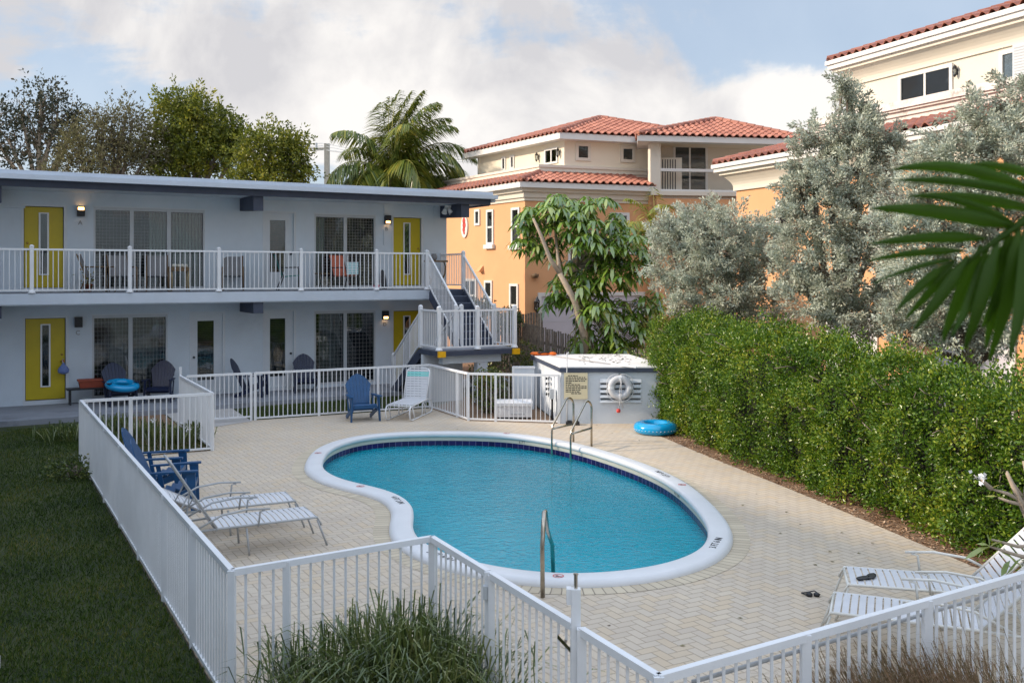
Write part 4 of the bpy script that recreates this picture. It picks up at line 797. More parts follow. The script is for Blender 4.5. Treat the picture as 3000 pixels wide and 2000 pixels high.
# ---------------- ladder and hand rail ----------------
def tubes(name,label,cat,base,runs,r=.021):
    t=thing(name,label,cat,base)
    for n_,pts in runs: MB().tube(pts,r,10).build(n_,m_steel,t,True,True)
    return t
def arch(a,b,h):   # deck foot a -> pool side b
    a=Vector(a); b=Vector(b); o=[]
    o.append(a); o.append(a+Vector((0,0,h-.16)))
    for k in range(1,7):
        th=math.pi*.5*k/6*1.25; o.append(a+Vector((0,0,h-.16))+(b-a).normalized()*(.16*(1-math.cos(th)))+Vector((0,0,.16*math.sin(th))))
    o.append(b+Vector((0,0,.40))-(b-a).normalized()*.02); o.append(b+Vector((0,0,.28))); o.append(b+Vector((0,0,-1.1))); return o
i=int(np.argmin(np.linalg.norm(PO-np.array([.75,19.2]),axis=1)))
a1,b1=pix(1680,1294,.0),pix(1620,1302,.0); a2,b2=pix(1733,1307,0),pix(1673,1318,0)
def bpt(u,v): 
    p=pix(u,v,-.185); return Vector((p.x,p.y,0))
b1=bpt(1617,1334); b2=bpt(1672,1352)
A1,A2=arch(a1,b1,.90),arch(a2,b2,.90)
t=tubes('pool_ladder','stainless steel pool ladder with two arched rails at the far side of the pool','pool ladder',tuple(a1),[('rail',A1),('rail',A2),('brace',[a1+Vector((0,0,.36)),b1+Vector((0,0,.34))]),('brace',[a2+Vector((0,0,.36)),b2+Vector((0,0,.34))])])
for z in (-.45,-.75): MB().bar(b1+Vector((0,0,z)),b2+Vector((0,0,z)),.08,.02).build('tread',m_steel,t,False,True)
p=pix(1590,1749,0); q=pix(1618,1672,.0); h=.86
t=tubes('hand_rail','single bent stainless steel hand rail at the near pool edge','hand rail',tuple(p),[('rail',[p,p+Vector((-.005,.0,.52)),p+Vector((.005,.04,.70)),p+Vector((.02,.14,h)),p+Vector((.035,.22,h-.01)),p+Vector((.06,.34,.62)),q+Vector((0,.0,.30)),q+Vector((.03,.25,-.40))])],.024)
# ---------------- things on the balcony ----------------
def sling(name,label,loc,rz,group,fr,cl,hb=.92,cat='patio chair'):
    t=thing(name,label,cat,loc,rz,group)
    MB().add([(-.24,-.22,.42),(.24,-.22,.42),(.24,.22,.38),(-.24,.22,.38),(-.24,-.22,.40),(.24,-.22,.40),(.24,.22,.36),(-.24,.22,.36)],[(0,1,2,3),(7,6,5,4),(0,4,5,1),(3,2,6,7),(0,3,7,4),(1,5,6,2)]).build('seat',cl,t)
    MB().add([(-.24,.22,.40),(.24,.22,.40),(.24,.42,hb),(-.24,.42,hb),(-.24,.24,.40),(.24,.24,.40),(.24,.44,hb),(-.24,.44,hb)],[(0,1,2,3),(7,6,5,4),(3,2,6,7),(0,3,7,4),(1,5,6,2)]).build('backrest',cl,t)
    for s in (-1,1):
        MB().tube([(s*.27,-.24,0),(s*.27,-.24,.60),(s*.27,-.18,.63),(s*.27,.30,.62)],.017,6).build('arm',fr,t,True)
        MB().tube([(s*.26,.36,0),(s*.25,.22,.38),(s*.25,.44,hb+.02)],.017,6).build('leg',fr,t,True)
    return t
GB_='sling chairs on the balcony'
s0=sling('patio_chair','grey sling chair in front of the upper wide window, left one of the pair',tuple(L2W(2.72,-.75,DK)),R(29.5+12),GB_,m_tan,m_sling)
dup(s0,tuple(L2W(3.56,-.75,DK)),R(29.5-8),'grey sling chair in front of the upper wide window, next to the wicker stand',GB_)
dup(s0,tuple(L2W(5.55,-.45,DK)),R(29.5-14),'grey sling chair alone against the blank wall between the beam and the post',GB_)
dup(s0,tuple(L2W(2.12,-.8,DK)),R(29.5+75),'grey sling chair turned sideways behind the balcony rail, leftmost of the chairs',GB_)
sling('patio_chair','teal sling chair on the balcony in front of the upper white door',tuple(L2W(7.05,-.75,DK)),R(29.5+80),GB_,m_black,m_tealsl,.98)
sling('patio_chair','coral sling chair with a towel at the upper right window',tuple(L2W(8.62,-.75,DK)),R(29.5+20),GB_,m_black,m_coral,.98)
p=L2W(8.72,-1.02,DK+.58); t=thing('towel','white and aqua striped towel hung over the coral chair arm','towel',tuple(p),R(29.5)); 
MB().box(-.17,.17,-.04,-.03,-.15,.20).build('towel_cloth',M('towel white',(.62,.72,.76),.9,.1,9),t)
m=MB(); [m.box(-.17,.17,-.0415,-.0402,z,z+.022) for z in (-.12,-.05,.02,.09,.15)]; m.build('stripe',m_teal,t)
t=thing('side_table','small dark side table between the teal and coral chairs','side table',tuple(L2W(7.95,-.8,DK)),R(29.5)); MB().lathe([(.24,.44),(.25,.45),(.25,.47)],18).build('table_top',m_tan,t)
for k in range(3): a=k*2.09; MB().tube([(.2*math.cos(a),.2*math.sin(a),0),(.08*math.cos(a),.08*math.sin(a),.22),(.18*math.cos(a),.18*math.sin(a),.45)],.012,5).build('leg',m_black,t,True)
t=thing('wicker_stand','pale wicker stand topped with clutter beside the upper wide window','stand',tuple(L2W(4.12,-.6,DK)),R(29.5)); MB().box(-.26,.26,-.2,.2,.52,.62).build('stand_top',m_tan,t)
for x in (-.22,.22):
    for y in (-.16,.16): MB().tube([(x,y,0),(x*.9,y*.9,.3),(x,y,.52)],.025,6).build('leg',M('cane',(.35,.27,.15),.7,.2,12),t,True)
m=MB(); [m.lathe([(.02,0),(.05,.02),(.04,.07),(.01,.09)],7,(rnd.uniform(-.2,.2),rnd.uniform(-.12,.12),.62)) for _ in range(6)]; m.build('ornament',m_plaster,t,True)
t=thing('rubber_ball','small pink ball on the balcony floor below the upper right window','ball',tuple(L2W(9.42,-1.1,DK+.09))); MB().lathe([(.005,-.09),(.05,-.075),(.085,-.03),(.09,0),(.085,.03),(.05,.075),(.005,.09)],14).build('ball_skin',m_pink,t,True)
t=thing('leaning_board','dark rounded board leaning against the wall beside door B','board',tuple(L2W(10.02,-.14,DK)),R(29.5)); MB().add([(x*.5,y*.1,z) for x,z,y in ((-.14,0,-1),(.14,0,-1),(.17,.3,0),(.10,.52,.8),(0,.58,1),(-.1,.5,.8),(-.17,.3,0))]+[(x*.5,y*.1+.03,z) for x,z,y in ((-.14,0,-1),(.14,0,-1),(.17,.3,0),(.10,.52,.8),(0,.58,1),(-.1,.5,.8),(-.17,.3,0))],[(0,1,2,3,4,5,6),(13,12,11,10,9,8,7)]+[(i,(i+1)%7,(i+1)%7+7,i+7) for i in range(7)]).build('board_panel',m_black,t)
t=thing('flower_pot','small pot of yellow and red flowers by the upper wide window','flower pot',tuple(L2W(1.95,-.35,DK)),0); MB().lathe([(.08,0),(.11,.16),(.12,.16),(.12,.19)],12).build('pot',m_terra,t,True)
P=rng.normal(size=(90,3))*np.array([.09,.09,.10])+np.array([t.location.x,t.location.y,t.location.z+.33]); leafobj('flowers',leafmat('pot flowers',[(.03,.07,.01),(.05,.1,.02),(.55,.42,.02),(.5,.04,.02)],.2),t,P,rn(90),rn(90),.07,.04)
t=thing('plant_stand','dark curved leg console stand at the corner by the stair top','stand',tuple(L2W(11.55,-.55,DK)),R(29.5)); MB().box(-.33,.30,-.16,.16,.80,.85).build('stand_top',m_tan,t)
for x,s in ((-.25,-1),(.25,1)): MB().tube([(x,0,.80),(x+s*.05,0,.66),(x+s*.03,0,.45),(x-s*.06,0,.28),(x-s*.05,0,.12),(x+s*.05,0,0)],[.02,.022,.025,.028,.02,.018],6).build('leg',m_tan,t,True)
m=MB().lathe([(.05,.85),(.09,.90),(.10,.98),(.07,1.03),(.08,1.05)],12,(-.08,0,0)); m.build('pot',m_sling,t,True)
# ---------------- yard by the shed ----------------
t=thing('storage_bin','low white storage bin behind the fence left of the shed','storage bin',(.05,22.9,0)); MB().box(-.40,.40,-.35,.35,.04,.30).box(-.43,.43,-.38,.38,.30,.37).build('bin_body',m_white,t); MB().box(-.08,.25,-.356,-.35,.10,.13).build('bin_label',m_frame,t); MB().box(-.38,.38,-.33,.33,0,.04).build('bin_foot',m_black,t)
t=thing('utility_cabinet','tall pale blue utility cabinet beside the shed wall','cabinet',(.30,24.3,0)); MB().box(-.28,.26,-.15,.15,0,1.05).build('cabinet_body',m_shedw,t); MB().box(-.30,-.24,-.165,-.151,0,1.07).box(-.24,.28,-.165,-.151,1.02,1.07).build('cabinet_trim',m_white,t)
t=thing('meter_box','small grey electric box on a post at the shed side','electric box',(.93,22.35,0)); MB().box(-.05,.05,-.08,.08,.50,.72).build('box_body',m_frame,t); MB().tube([(0,0,0),(0,0,.5)],.025,6).build('stem',m_black,t,True)
t=thing('pump_gear','dark pump and rusty red pipework behind the fence','pump',(-.62,25.2,0)); MB().lathe([(.16,0),(.17,.3),(.12,.36),(.05,.40)],14,(.1,0,.05)).build('pump_body',m_black,t,True); MB().box(-.3,.05,-.15,.15,.35,.8).build('tank',m_terra,t); MB().tube([(-.3,0,.1),(-.3,0,.5),(.1,0,.5),(.5,0,.42),(.5,0,.1)],.03,7).build('pipe',m_frame,t,True)
t=thing('drain_block','small black block at the foot of the shed wall','block',(1.36,21.68,0)); MB().box(-.15,.15,-.10,.08,0,.07).box(-.12,-.02,-.07,.05,.07,.10).box(.02,.12,-.07,.05,.07,.10).build('block_body',m_black,t)
# wood fence behind the shed
wf=thing('wood_fence','weathered vertical board fence behind the shed','fence',(-.3,36,0)); pts=[Vector((-.35,36.5,0)),Vector((.80,32.9,0)),Vector((1.75,28.6,0)),Vector((3.0,26.3,0)),Vector((4.4,24.9,0)),Vector((6.6,19.6,0)),Vector((8.4,12,0))]; hs=[1.75,1.62,1.55,1.40,1.35,1.5,1.5]
bm=MB()
for i in range(len(pts)-1):
    L_=(pts[i+1]-pts[i]).length; n=int(L_/.13); d=(pts[i+1]-pts[i]).normalized(); nn=Vector((-d.y,d.x,0))
    for k in range(n):
        c=pts[i].lerp(pts[i+1],(k+.5)/n)+nn*(.012*(k%2)+rnd.uniform(-.01,.01)); h=hs[i]+(hs[i+1]-hs[i])*(k/n)+rnd.uniform(-.03,.03); a=c-d*.058; b=c+d*.058
        bm.add([a,b,b+nn*.018,a+nn*.018]+[q+Vector((0,0,h)) for q in (a+d*.02,b-d*.02,b-d*.02+nn*.018,a+d*.02+nn*.018)],[(0,1,5,4),(1,2,6,5),(2,3,7,6),(3,0,4,7),(4,5,6,7)])
bm.build('boards',m_wood,wf,False,True); rl=MB()
for i in range(len(pts)-1):
    for z in (.35,1.1): rl.bar(pts[i]+Vector((.05,0,z)),pts[i+1]+Vector((.05,0,z)),.04,.08)
rl.build('stringer',m_wood,wf,False,True)
t=thing('side_fence','short dark weathered fence section with vines left of the garage','fence',(-1.2,34.6,0)); m=MB()
for k in range(26): x=-1.35+k*.095; m.box(x,x+.08,34.5+.02*(k%2),34.53+.02*(k%2),0,1.98+rnd.uniform(-.04,.04)); 
m.build('boards',m_wood,t,False,True)
def shrub(label,c,r,n,mat,l=.12,w=.06,cat='shrub',group='shrubs beside the motel end'):
    t=thing('shrub',label,cat,(c[0],c[1],max(0,c[2]-r[2])),0,group); P,D,_=blobs_leaves([(c,r,n)],.14,16,l,w,-.1,.3); leafobj('foliage',mat,t,P,D,rn(len(P)),l*rng.uniform(.6,1.2,len(P)),w); m=MB()
    for _ in range(7): m.tube([(c[0]+rnd.uniform(-.1,.1),c[1]+rnd.uniform(-.1,.1),max(0,c[2]-r[2])),(c[0]+rnd.uniform(-.6,.6)*r[0],c[1]+rnd.uniform(-.6,.6)*r[1],c[2]+rnd.uniform(-.2,.5)*r[2])],.015,4)
    m.build('stem',m_bark,t,True,True); return t
shrub('leafy green shrub over the fence left of the garage lamp',(-.15,33.9,1.75),(.55,.4,.45),70,m_bush); shrub('low green shrub behind the landing railing',(-1.3,33.6,2.1),(.75,.5,.5),80,m_bush)
shrub('yellow green bush behind the back fence below the stair landing',(-.55,23.6,.55),(.42,.5,.55),110,m_bush,.07,.04); shrub('dark shrub under the stair landing',(-.1,28.5,.7),(1.3,.9,.7),170,m_bush,.08,.04)
shrub('brown and dry shrub beyond the stair column',(-.75,27.6,.6),(.45,.4,.55),60,m_treeb,.09,.03); shrub('round bush growing at the wood fence foot',(1.0,27.0,.55),(.8,.7,.6),110,m_bush,.08,.04)
shrub('low ground cover bush behind the white storage bin',(-.2,25.0,.3),(.9,.6,.35),90,m_treeb,.08,.04)
# ---------------- hedge ----------------
hp=[Vector((3.75,22.8,0)),Vector((4.10,20.6,0)),Vector((4.55,17.3,0)),Vector((5.35,15.0,0)),Vector((6.0,12.2,0)),Vector((7.2,8.2,0))]; hh_=[2.25,2.3,2.25,2.1,1.95,1.85]; hw=.55
hd=thing('hedge','dense clipped green hedge along the right side of the deck','hedge',tuple(hp[0]))
def hpos(t):
    s=[(hp[i+1]-hp[i]).length for i in range(len(hp)-1)]; T_=sum(s); q=t*T_
    for i,L_ in enumerate(s):
        if q<=L_ or i==len(s)-1: f=min(1,q/L_); return hp[i].lerp(hp[i+1],f),(hp[i+1]-hp[i]).normalized(),hh_[i]+(hh_[i+1]-hh_[i])*f
        q-=L_
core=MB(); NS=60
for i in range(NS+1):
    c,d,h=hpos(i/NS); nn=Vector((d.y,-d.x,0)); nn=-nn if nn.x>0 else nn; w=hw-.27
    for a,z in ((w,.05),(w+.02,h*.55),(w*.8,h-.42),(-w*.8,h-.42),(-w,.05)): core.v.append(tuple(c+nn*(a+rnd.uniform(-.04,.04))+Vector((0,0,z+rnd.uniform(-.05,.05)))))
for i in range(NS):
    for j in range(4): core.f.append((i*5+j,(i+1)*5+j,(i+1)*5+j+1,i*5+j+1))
core.build('dark_core',M('hedge interior',(.010,.013,.005),.95,.6,9),hd,False,True)  # solid near-black core closes leaf gaps, its colour standing for inner shade
NC=12500; from mathutils import noise as mn
tab=[hpos(x) for x in np.linspace(0,1,400)]; tt=rng.uniform(0,1,NC); side=rng.uniform(0,1,NC); Pn=[];Dn=[]
for k in range(NC):
    c,d,h=tab[int(tt[k]*399)]; nn=Vector((d.y,-d.x,0)); nn=-nn if nn.x>0 else nn; c=c+d*rnd.uniform(-.03,.03)
    if side[k]<.64: a=hw; z=rng.uniform(.01,1)*h; o_=nn
    elif side[k]<.94: a=hw*rng.uniform(-1,1); z=h; o_=Vector((0,0,1))
    else: a=-hw; z=rng.uniform(.4,1)*h; o_=-nn
    p=c+nn*a+Vector((0,0,z)); bul=mn.noise(p*1.1)*.22+mn.noise(p*3.0)*.15+mn.noise(p*6.5)*.07
    top=.64<=side[k]<.94
    if top: bul+=mn.noise(Vector((p.x*1.6,p.y*1.6,3.3)))*.26-(.12 if abs(a)>hw*.7 else 0)
    elif z>h*.82: bul-=(z/h-.82)*1.1
    if mn.noise(p*2.3+Vector((9,4,1)))>.34: bul-=.13
    p=p+o_*(bul-abs(rng.normal())*.06); Pn.append(tuple(p)); Dn.append(tuple(o_))
    if rng.uniform()<(.10 if top else .03):
        q=(o_*1.0+Vector((rng.normal()*.4,rng.normal()*.4,.5))).normalized(); ln=rng.uniform(.10,.34)
        for s_ in (.4,.7,1.0): Pn.append(tuple(p+q*ln*s_)); Dn.append(tuple(q))
C=np.array(Pn); O_=np.array(Dn); per=11; k=np.repeat(np.arange(len(C)),per); off=rng.normal(size=(len(k),3))*.042; P=C[k]+off; D=O_[k]*.5+norm(off)*.7+rn(len(k))*.35+np.array([0,0,.2]); n=len(P)
leafobj('foliage',m_hedge,hd,P,D,rn(n)*.7+O_[k],.054*rng.uniform(.6,1.3,n),.031)
tw=MB()
for _ in range(60):
    c,d,h=hpos(rnd.random()); nn=Vector((d.y,-d.x,0)); nn=-nn if nn.x>0 else nn; p=c+nn*(hw-.05)+Vector((0,0,rnd.uniform(.3,1)*h)); tw.tube([p,p+nn*.12+Vector((0,0,.05)),p+nn*rnd.uniform(.15,.25)+Vector((rnd.uniform(-.1,.1),rnd.uniform(-.1,.1),rnd.uniform(.0,.2)))],.006,4)
for _ in range(26):
    c,d,h=hpos(rnd.random()); tw.tube([c,c+Vector((rnd.uniform(-.2,.2),rnd.uniform(-.2,.2),h*.8))],.025,5)
tw.build('twigs',m_bark,hd,True,True)
# ---------------- silver trees behind the hedge ----------------
def B(u,v,Y,ru,rv,n,ry=None,k=1): c=atY(u,v,Y); s=Y/F; return (tuple(c),(ru*s,(ry or ru*.8)*s,rv*s),n)
GS='silvery trees behind the hedge'
_B=B
def B(u,v,Y,ru,rv,n,ry=None): c,r_,n_=_B(u,v,Y,ru,rv,n,ry); return c,r_,int(n_*1.25)+2
tree('silver_buttonwood','silvery grey tree left of the other two, between the umbrella tree and the tallest one','tree',(5.2,22.6,0),[B(2010,690,22.5,100,75,42),B(2075,640,22.6,75,45,22),B(1980,772,22.2,80,95,34),B(2110,712,22,130,110,58),B(2080,862,22,150,100,58),B(2215,720,22.5,90,70,30),B(2230,792,22,110,120,50),B(2180,932,22,120,60,26),B(1945,682,22.4,45,40,9),B(2140,860,21.6,110,90,34),B(2060,942,21.8,80,40,14)],m_silver,m_bark,.18,125,.080,.038,GS,.10,.1,.35,ntw=70,spray=.42)
tree('silver_buttonwood','tallest silvery tree with a leaning spire in front of the cream house','tree',(6.7,19.2,0),[B(2497,300,19.5,16,30,6),B(2482,268,19.4,12,16,3),B(2466,245,19.4,14,8,2),B(2540,340,19.4,28,26,6),B(2525,370,19.4,50,32,10),B(2300,560,19.2,22,22,3),B(2350,500,19.3,30,22,4),B(2620,420,19.2,30,20,4),B(2540,420,19.3,95,55,28),B(2420,410,19.4,85,60,26),B(2375,470,19.4,60,60,16),B(2480,520,19,130,80,50),B(2600,480,19.2,60,60,16),B(2400,640,19,120,110,52),B(2540,650,19,110,110,46),B(2480,800,18.8,150,110,60),B(2390,880,18.6,100,70,24),B(2590,900,18.6,110,80,34),B(2500,930,18.4,120,60,28),B(2330,760,18.9,60,110,20),B(2340,540,19.2,45,35,9)],m_silver,m_bark,.165,125,.076,.036,GS,.12,.1,.35,ntw=70,spray=.42)
tree('silver_buttonwood','silvery tree at the right edge behind the dark palm frond','tree',(7.6,15.6,0),[B(2900,340,15.8,95,60,24),B(2980,290,15.8,70,50,16),B(2790,450,15.6,90,60,24),B(2700,500,15.8,60,50,12),B(2900,470,15.6,150,100,52),B(2760,600,15.4,140,100,48),B(2930,640,15.4,130,110,50),B(2680,720,15.3,110,110,40),B(2850,790,15.2,150,110,52),B(2700,880,15.2,90,80,26),B(2800,960,15.0,120,70,30),B(2940,930,15.0,110,90,34),B(2680,960,15.2,90,60,22),B(3060,500,15.5,110,200,50),B(2610,630,15.6,50,70,12)],m_silver,m_bark,.15,120,.068,.032,GS,.12,.1,.35,ntw=70,spray=.42)
# hanging dry sprig of the middle tree
# ---------------- umbrella tree ----------------
ut=thing('umbrella_tree','umbrella tree with drooping leaf whorls behind the shed','tree',(2.05,27.3,0)); wh=[]; tk=MB()
def U(u,v,Y=27.0): return atY(u,v,Y)
base=Vector((2.02,26.3,0)); base2=Vector((2.45,27.5,0))
tk.tube([base,U(1712,980,26.2),U(1683,880,26.1),U(1640,800,26.0)],[.12,.105,.09,.07],8); tk.tube([U(1640,800,26.0),U(1612,760,26.0),U(1585,690,26.1),U(1562,640,26.2)],[.07,.06,.05,.035],7); tk.tube([U(1642,805,26),U(1635,760,26.2),U(1632,730,26.5),U(1625,650)],[.07,.05,.04,.03],6)
tk.tube([base2,U(1722,980,27.4),U(1715,900,27.5),U(1702,830,27.4),U(1690,780)],[.11,.10,.08,.06,.04],8); tk.tube([U(1715,900,27.5),U(1700,790,27.8),U(1720,740,27.8)],[.09,.08,.07],7)
blobs=[(1580,640,55,50,18),(1545,640,30,30,6),(1660,600,60,35,18),(1740,620,75,45,26),(1690,660,80,50,30),(1540,690,35,50,12),(1600,720,50,40,12),(1800,700,70,55,28),(1740,730,80,50,26),(1850,730,60,50,16),(1680,830,60,70,26),(1760,840,80,80,40),(1640,840,30,40,8),(1820,780,45,50,12),(1780,940,85,60,36),(1860,960,65,50,22),(1770,1010,90,40,28),(1900,900,40,60,12),(1880,800,35,30,6),(1620,880,40,25,6),(1860,1020,60,30,12),(1700,1010,25,35,6)]
for u,v,ru,rv,n in blobs:
    for _ in range(int(n*1.05)):
        a=rnd.uniform(0,6.28); r=rnd.random()**.5; wh.append(U(u+ru*r*math.cos(a),v+rv*r*math.sin(a),26.8+rnd.uniform(-1,1)*ru*.0095*1.2))
P=[];D=[];LL=[]
for p in wh:
    n=rnd.randint(8,11); out=(p-U(1720,850)); out.z*=.4; out=out.normalized()*.35+Vector((rnd.uniform(-.3,.3),rnd.uniform(-.5,.2),1)); out.normalize(); x=out.orthogonal().normalized(); y=out.cross(x)
    for k in range(n):
        a=6.28*k/n+rnd.uniform(-.15,.15); d=x*math.cos(a)+y*math.sin(a)+out*rnd.uniform(-.35,.15); P.append(tuple(p+d*.03)); D.append(tuple(d)); LL.append(rnd.uniform(.22,.36))
P=np.array(P);D=np.array(D);LL=np.array(LL); leafobj('crown',m_umb,ut,P,D,np.tile([0,0,1.],(len(P),1))+rn(len(P))*.15,LL*1.12,LL*.31,.45,2)
for p in wh[::3]: q=min((U(1562,640),U(1600,640),U(1690,780),U(1720,740,27.8),U(1715,900,27.5),U(1690,880),U(1652,800)),key=lambda c:(c-p).length); tk.tube([q,q.lerp(p,.5)+Vector((0,0,.1)),p],[.03,.018,.008],4)
tk.build('trunk',m_barkp,ut,True,True)
# ---------------- palms ----------------
def palm(label,base,top,specs,length,ll,wl,nl,mat,tr=.16,wind=(0,0,0),bark=m_bark,cat='palm tree',name='palm_tree',droop=1.0):
    t=thing(name,label,cat,base); Lm=[]; Wr=MB(); tp=Vector(top)
    for az,el,lf,dr in specs:
        a=R(az); e=R(el); d=Vector((math.cos(a)*math.cos(e),math.sin(a)*math.cos(e),math.sin(e))); frond(Lm,Wr,tp,d,length*lf,dr*droop,nl,ll,wl,wind)
    leaflist('fronds',mat,t,Lm); Wr.build('rachis',M('palm midrib',(.30,.29,.05),.5,.2,5),t,True,True)
    b=Vector(base); MB().tube([b,b.lerp(tp,.5)+Vector((.1,0,0)),tp-Vector((0,0,.3)),tp+Vector((0,0,.1))],[tr*1.3,tr,tr*.95,tr*1.3],9).build('trunk',bark,t,True,True); return t
pc=atY(1150,520,44)
sp=[(165,22,1.0,2.0),(190,8,1.0,1.8),(200,35,1.05,2.0),(172,-2,.85,1.7),(130,75,1.05,1.0),(100,70,1.0,.9),(60,80,1.05,.8),(250,78,.95,.9),(120,60,1.0,1.2),(150,50,.95,1.2),(75,62,1.1,1.0),(30,68,1.1,1.0),(15,52,1.2,1.5),(8,35,1.15,1.9),(0,15,1.1,2.1),(20,5,1.0,2.0),(330,12,.95,2.1),(300,40,.9,2.2),(270,20,.8,2.3),(230,25,.85,2.2),(60,40,1.0,1.5),(285,65,.95,1.3),(345,48,1.05,1.8),(45,80,1.15,.7),(80,78,1.15,.6),(20,75,1.1,.9),(110,82,1.1,.8),(350,65,1.05,1.2),(200,60,.95,1.3),(320,70,1.1,.9),(140,35,1,1.8),(310,-8,.7,1.6)]
palm('tall windblown coconut palm behind the flat motel roof',(pc.x,44,0),pc,sp,3.9,1.25,.050,120,m_palm,.17,(.62,0,-.10))
pc=atY(1310,535,46); palm('lower palm crown right of the tall coconut palm',(pc.x,46,0),pc,[(a,rnd.uniform(5,60),1,1.8) for a in range(0,360,30)],2.0,.7,.05,36,m_palm,.13,(.2,0,0))
pc=atY(1920,700,31); palm('small yellow green palm against the orange garage house wall',(pc.x,31,0),pc,[(a,e,1,1.2) for a,e in ((160,45),(185,30),(140,70),(90,80),(60,65),(200,15),(20,50),(340,30),(270,60),(230,40))],1.9,.55,.045,30,leafmat('young palm',[(.10,.16,.02),(.20,.26,.03),(.38,.36,.05),(.45,.42,.08)],.35),.06,(0,0,0),m_barkp)
# ---------------- far trees over the roof ----------------
def bf(u,v,ru,rv,n,Y=46): return _B(u,v,Y,ru,rv,n)
GT='trees beyond the motel roof'
def fartree(label,u,Y,bl,mat,cl,per,l,w,tr,bark,ntw=60,fork=.7): x=(u-1500)/F*Y; return tree('broadleaf_tree',label,'tree',(x,Y,0),[bf(*b,Y) for b in bl],mat,bark,cl,per,l,w,GT,tr,.1,.3,ntw=ntw,fork=fork,spray=.95)
fartree('sparse open crowned tree at the far left of the skyline',118,46,[(120,270,50,40,34),(60,320,60,45,40),(170,330,60,45,44),(20,400,50,60,44),(110,380,90,50,54),(200,400,60,50,40),(30,470,60,35,30),(230,340,30,30,14),(130,450,90,40,44),(-40,360,60,90,40)],m_treed,.34,13,.20,.10,.22,m_barkp,150,.68)
fartree('brownish bushy tree second from the left of the skyline',330,44,[(280,390,80,50,70),(370,330,30,35,16),(360,400,90,60,110),(230,450,70,60,90),(340,470,110,60,170),(440,440,70,70,90),(200,500,60,40,50),(390,350,50,30,24),(300,345,50,25,14)],m_treeb,.40,18,.17,.07,.2,m_bark,120,.6)
fartree('tall dense green tree with a domed top left of the utility pole',560,45,[(540,310,70,45,70),(590,350,80,50,80),(500,350,45,50,40),(650,400,60,50,70),(560,420,100,60,110),(480,440,60,50,50),(620,470,90,60,100),(520,500,90,50,80),(690,440,30,50,20)],m_treeg,.38,38,.165,.095,.25,m_bark,60,.6)
fartree('round green tree right beside the utility pole',800,43,[(790,410,70,38,60),(850,450,60,45,56),(760,460,70,50,60),(820,510,90,45,80),(870,500,35,50,30),(730,520,50,40,40),(760,560,100,40,60)],m_treeg,.34,38,.155,.09,.22,m_bark,60,.6)
# utility pole and wires
py=60; t=thing('utility_pole','square concrete utility pole beside the palm carrying four wires','utility pole',((958-1500)/F*py,py,0)); x=t.location.x; m=MB().box(x-.15,x+.15,py-.15,py+.15,0,zat(421,py)); m.build('pole',m_pole,t,False,True)
z=zat(434,py); MB().box(x-1.6,x-.15,py-.06,py+.06,z-.06,z+.02).build('cross_arm',m_pole,t,False,True)
for dx in (-1.1,-.65): MB().box(x+dx-.05,x+dx+.05,py-.05,py+.05,z+.02,z+.32).build('insulator',m_frame,t,False,True)
for z0,z1,z2 in ((420,402,470),(428,408,476),(438,412,455),(440,416,462)):
    a=atY(945,z0,py); l=atY(250,z1-15,py+4); r=atY(1460,z2,py-6); pts=[l.lerp(a,k/8)+Vector((0,0,-.5*math.sin(math.pi*k/8))) for k in range(9)]+[a.lerp(r,k/6)+Vector((0,0,-.3*math.sin(math.pi*k/6))) for k in range(1,7)]
    MB().tube(pts,.016,4).build('wire',m_frame,t,False,True)
# ---------------- tiled roofs ----------------
def tiles(mb,a,b,up,ymax,col=.30,crs=.36):
    """rows of barrel tiles over the plane from eave a->b, rising along up; ymax(x) = slope length at x"""
    a=Vector(a); b=Vector(b); L_=(b-a).length; d=(b-a).normalized(); u=Vector(up).normalized(); n=d.cross(u).normalized(); n=n if n.z>0 else -n
    nc=max(1,round(L_/col)); w=L_/nc
    for c in range(nc):
        x0=c*w; ym=ymax(x0+w/2); y=-.05; r=0
        while y<ym-.05:
            y1=min(y+crs+.03,ym); 
            for kk in range(6):
                pass
            vs=[];K=6
            for (yy,lift) in ((y,.035),(y1,.0)):
                for k in range(K+1):
                    f=k/K; h=.085*math.sin(math.pi*min(1,f*1.45)) if f*1.45<1 else -.028*math.sin(math.pi*(f*1.45-1)/.45)
                    vs.append(a+d*(x0+w*f)+u*yy+n*(h+lift+.02))
            vs+= [v-n*.03 for v in vs[:K+1]]
            mb.add(vs,[(k,k+1,K+2+k,K+1+k) for k in range(K)]+[(2*K+2+k,2*K+3+k,k+1,k) for k in range(K)])
            y+=crs; r+=1
def ridge(mb,p,q,r=.10,step=.36):
    p=Vector(p); q=Vector(q); n=max(1,int((q-p).length/step))
    for i in range(n): mb.tube([p.lerp(q,i/n),p.lerp(q,(i+1.08)/n)],[r*1.12,r*.9],8)
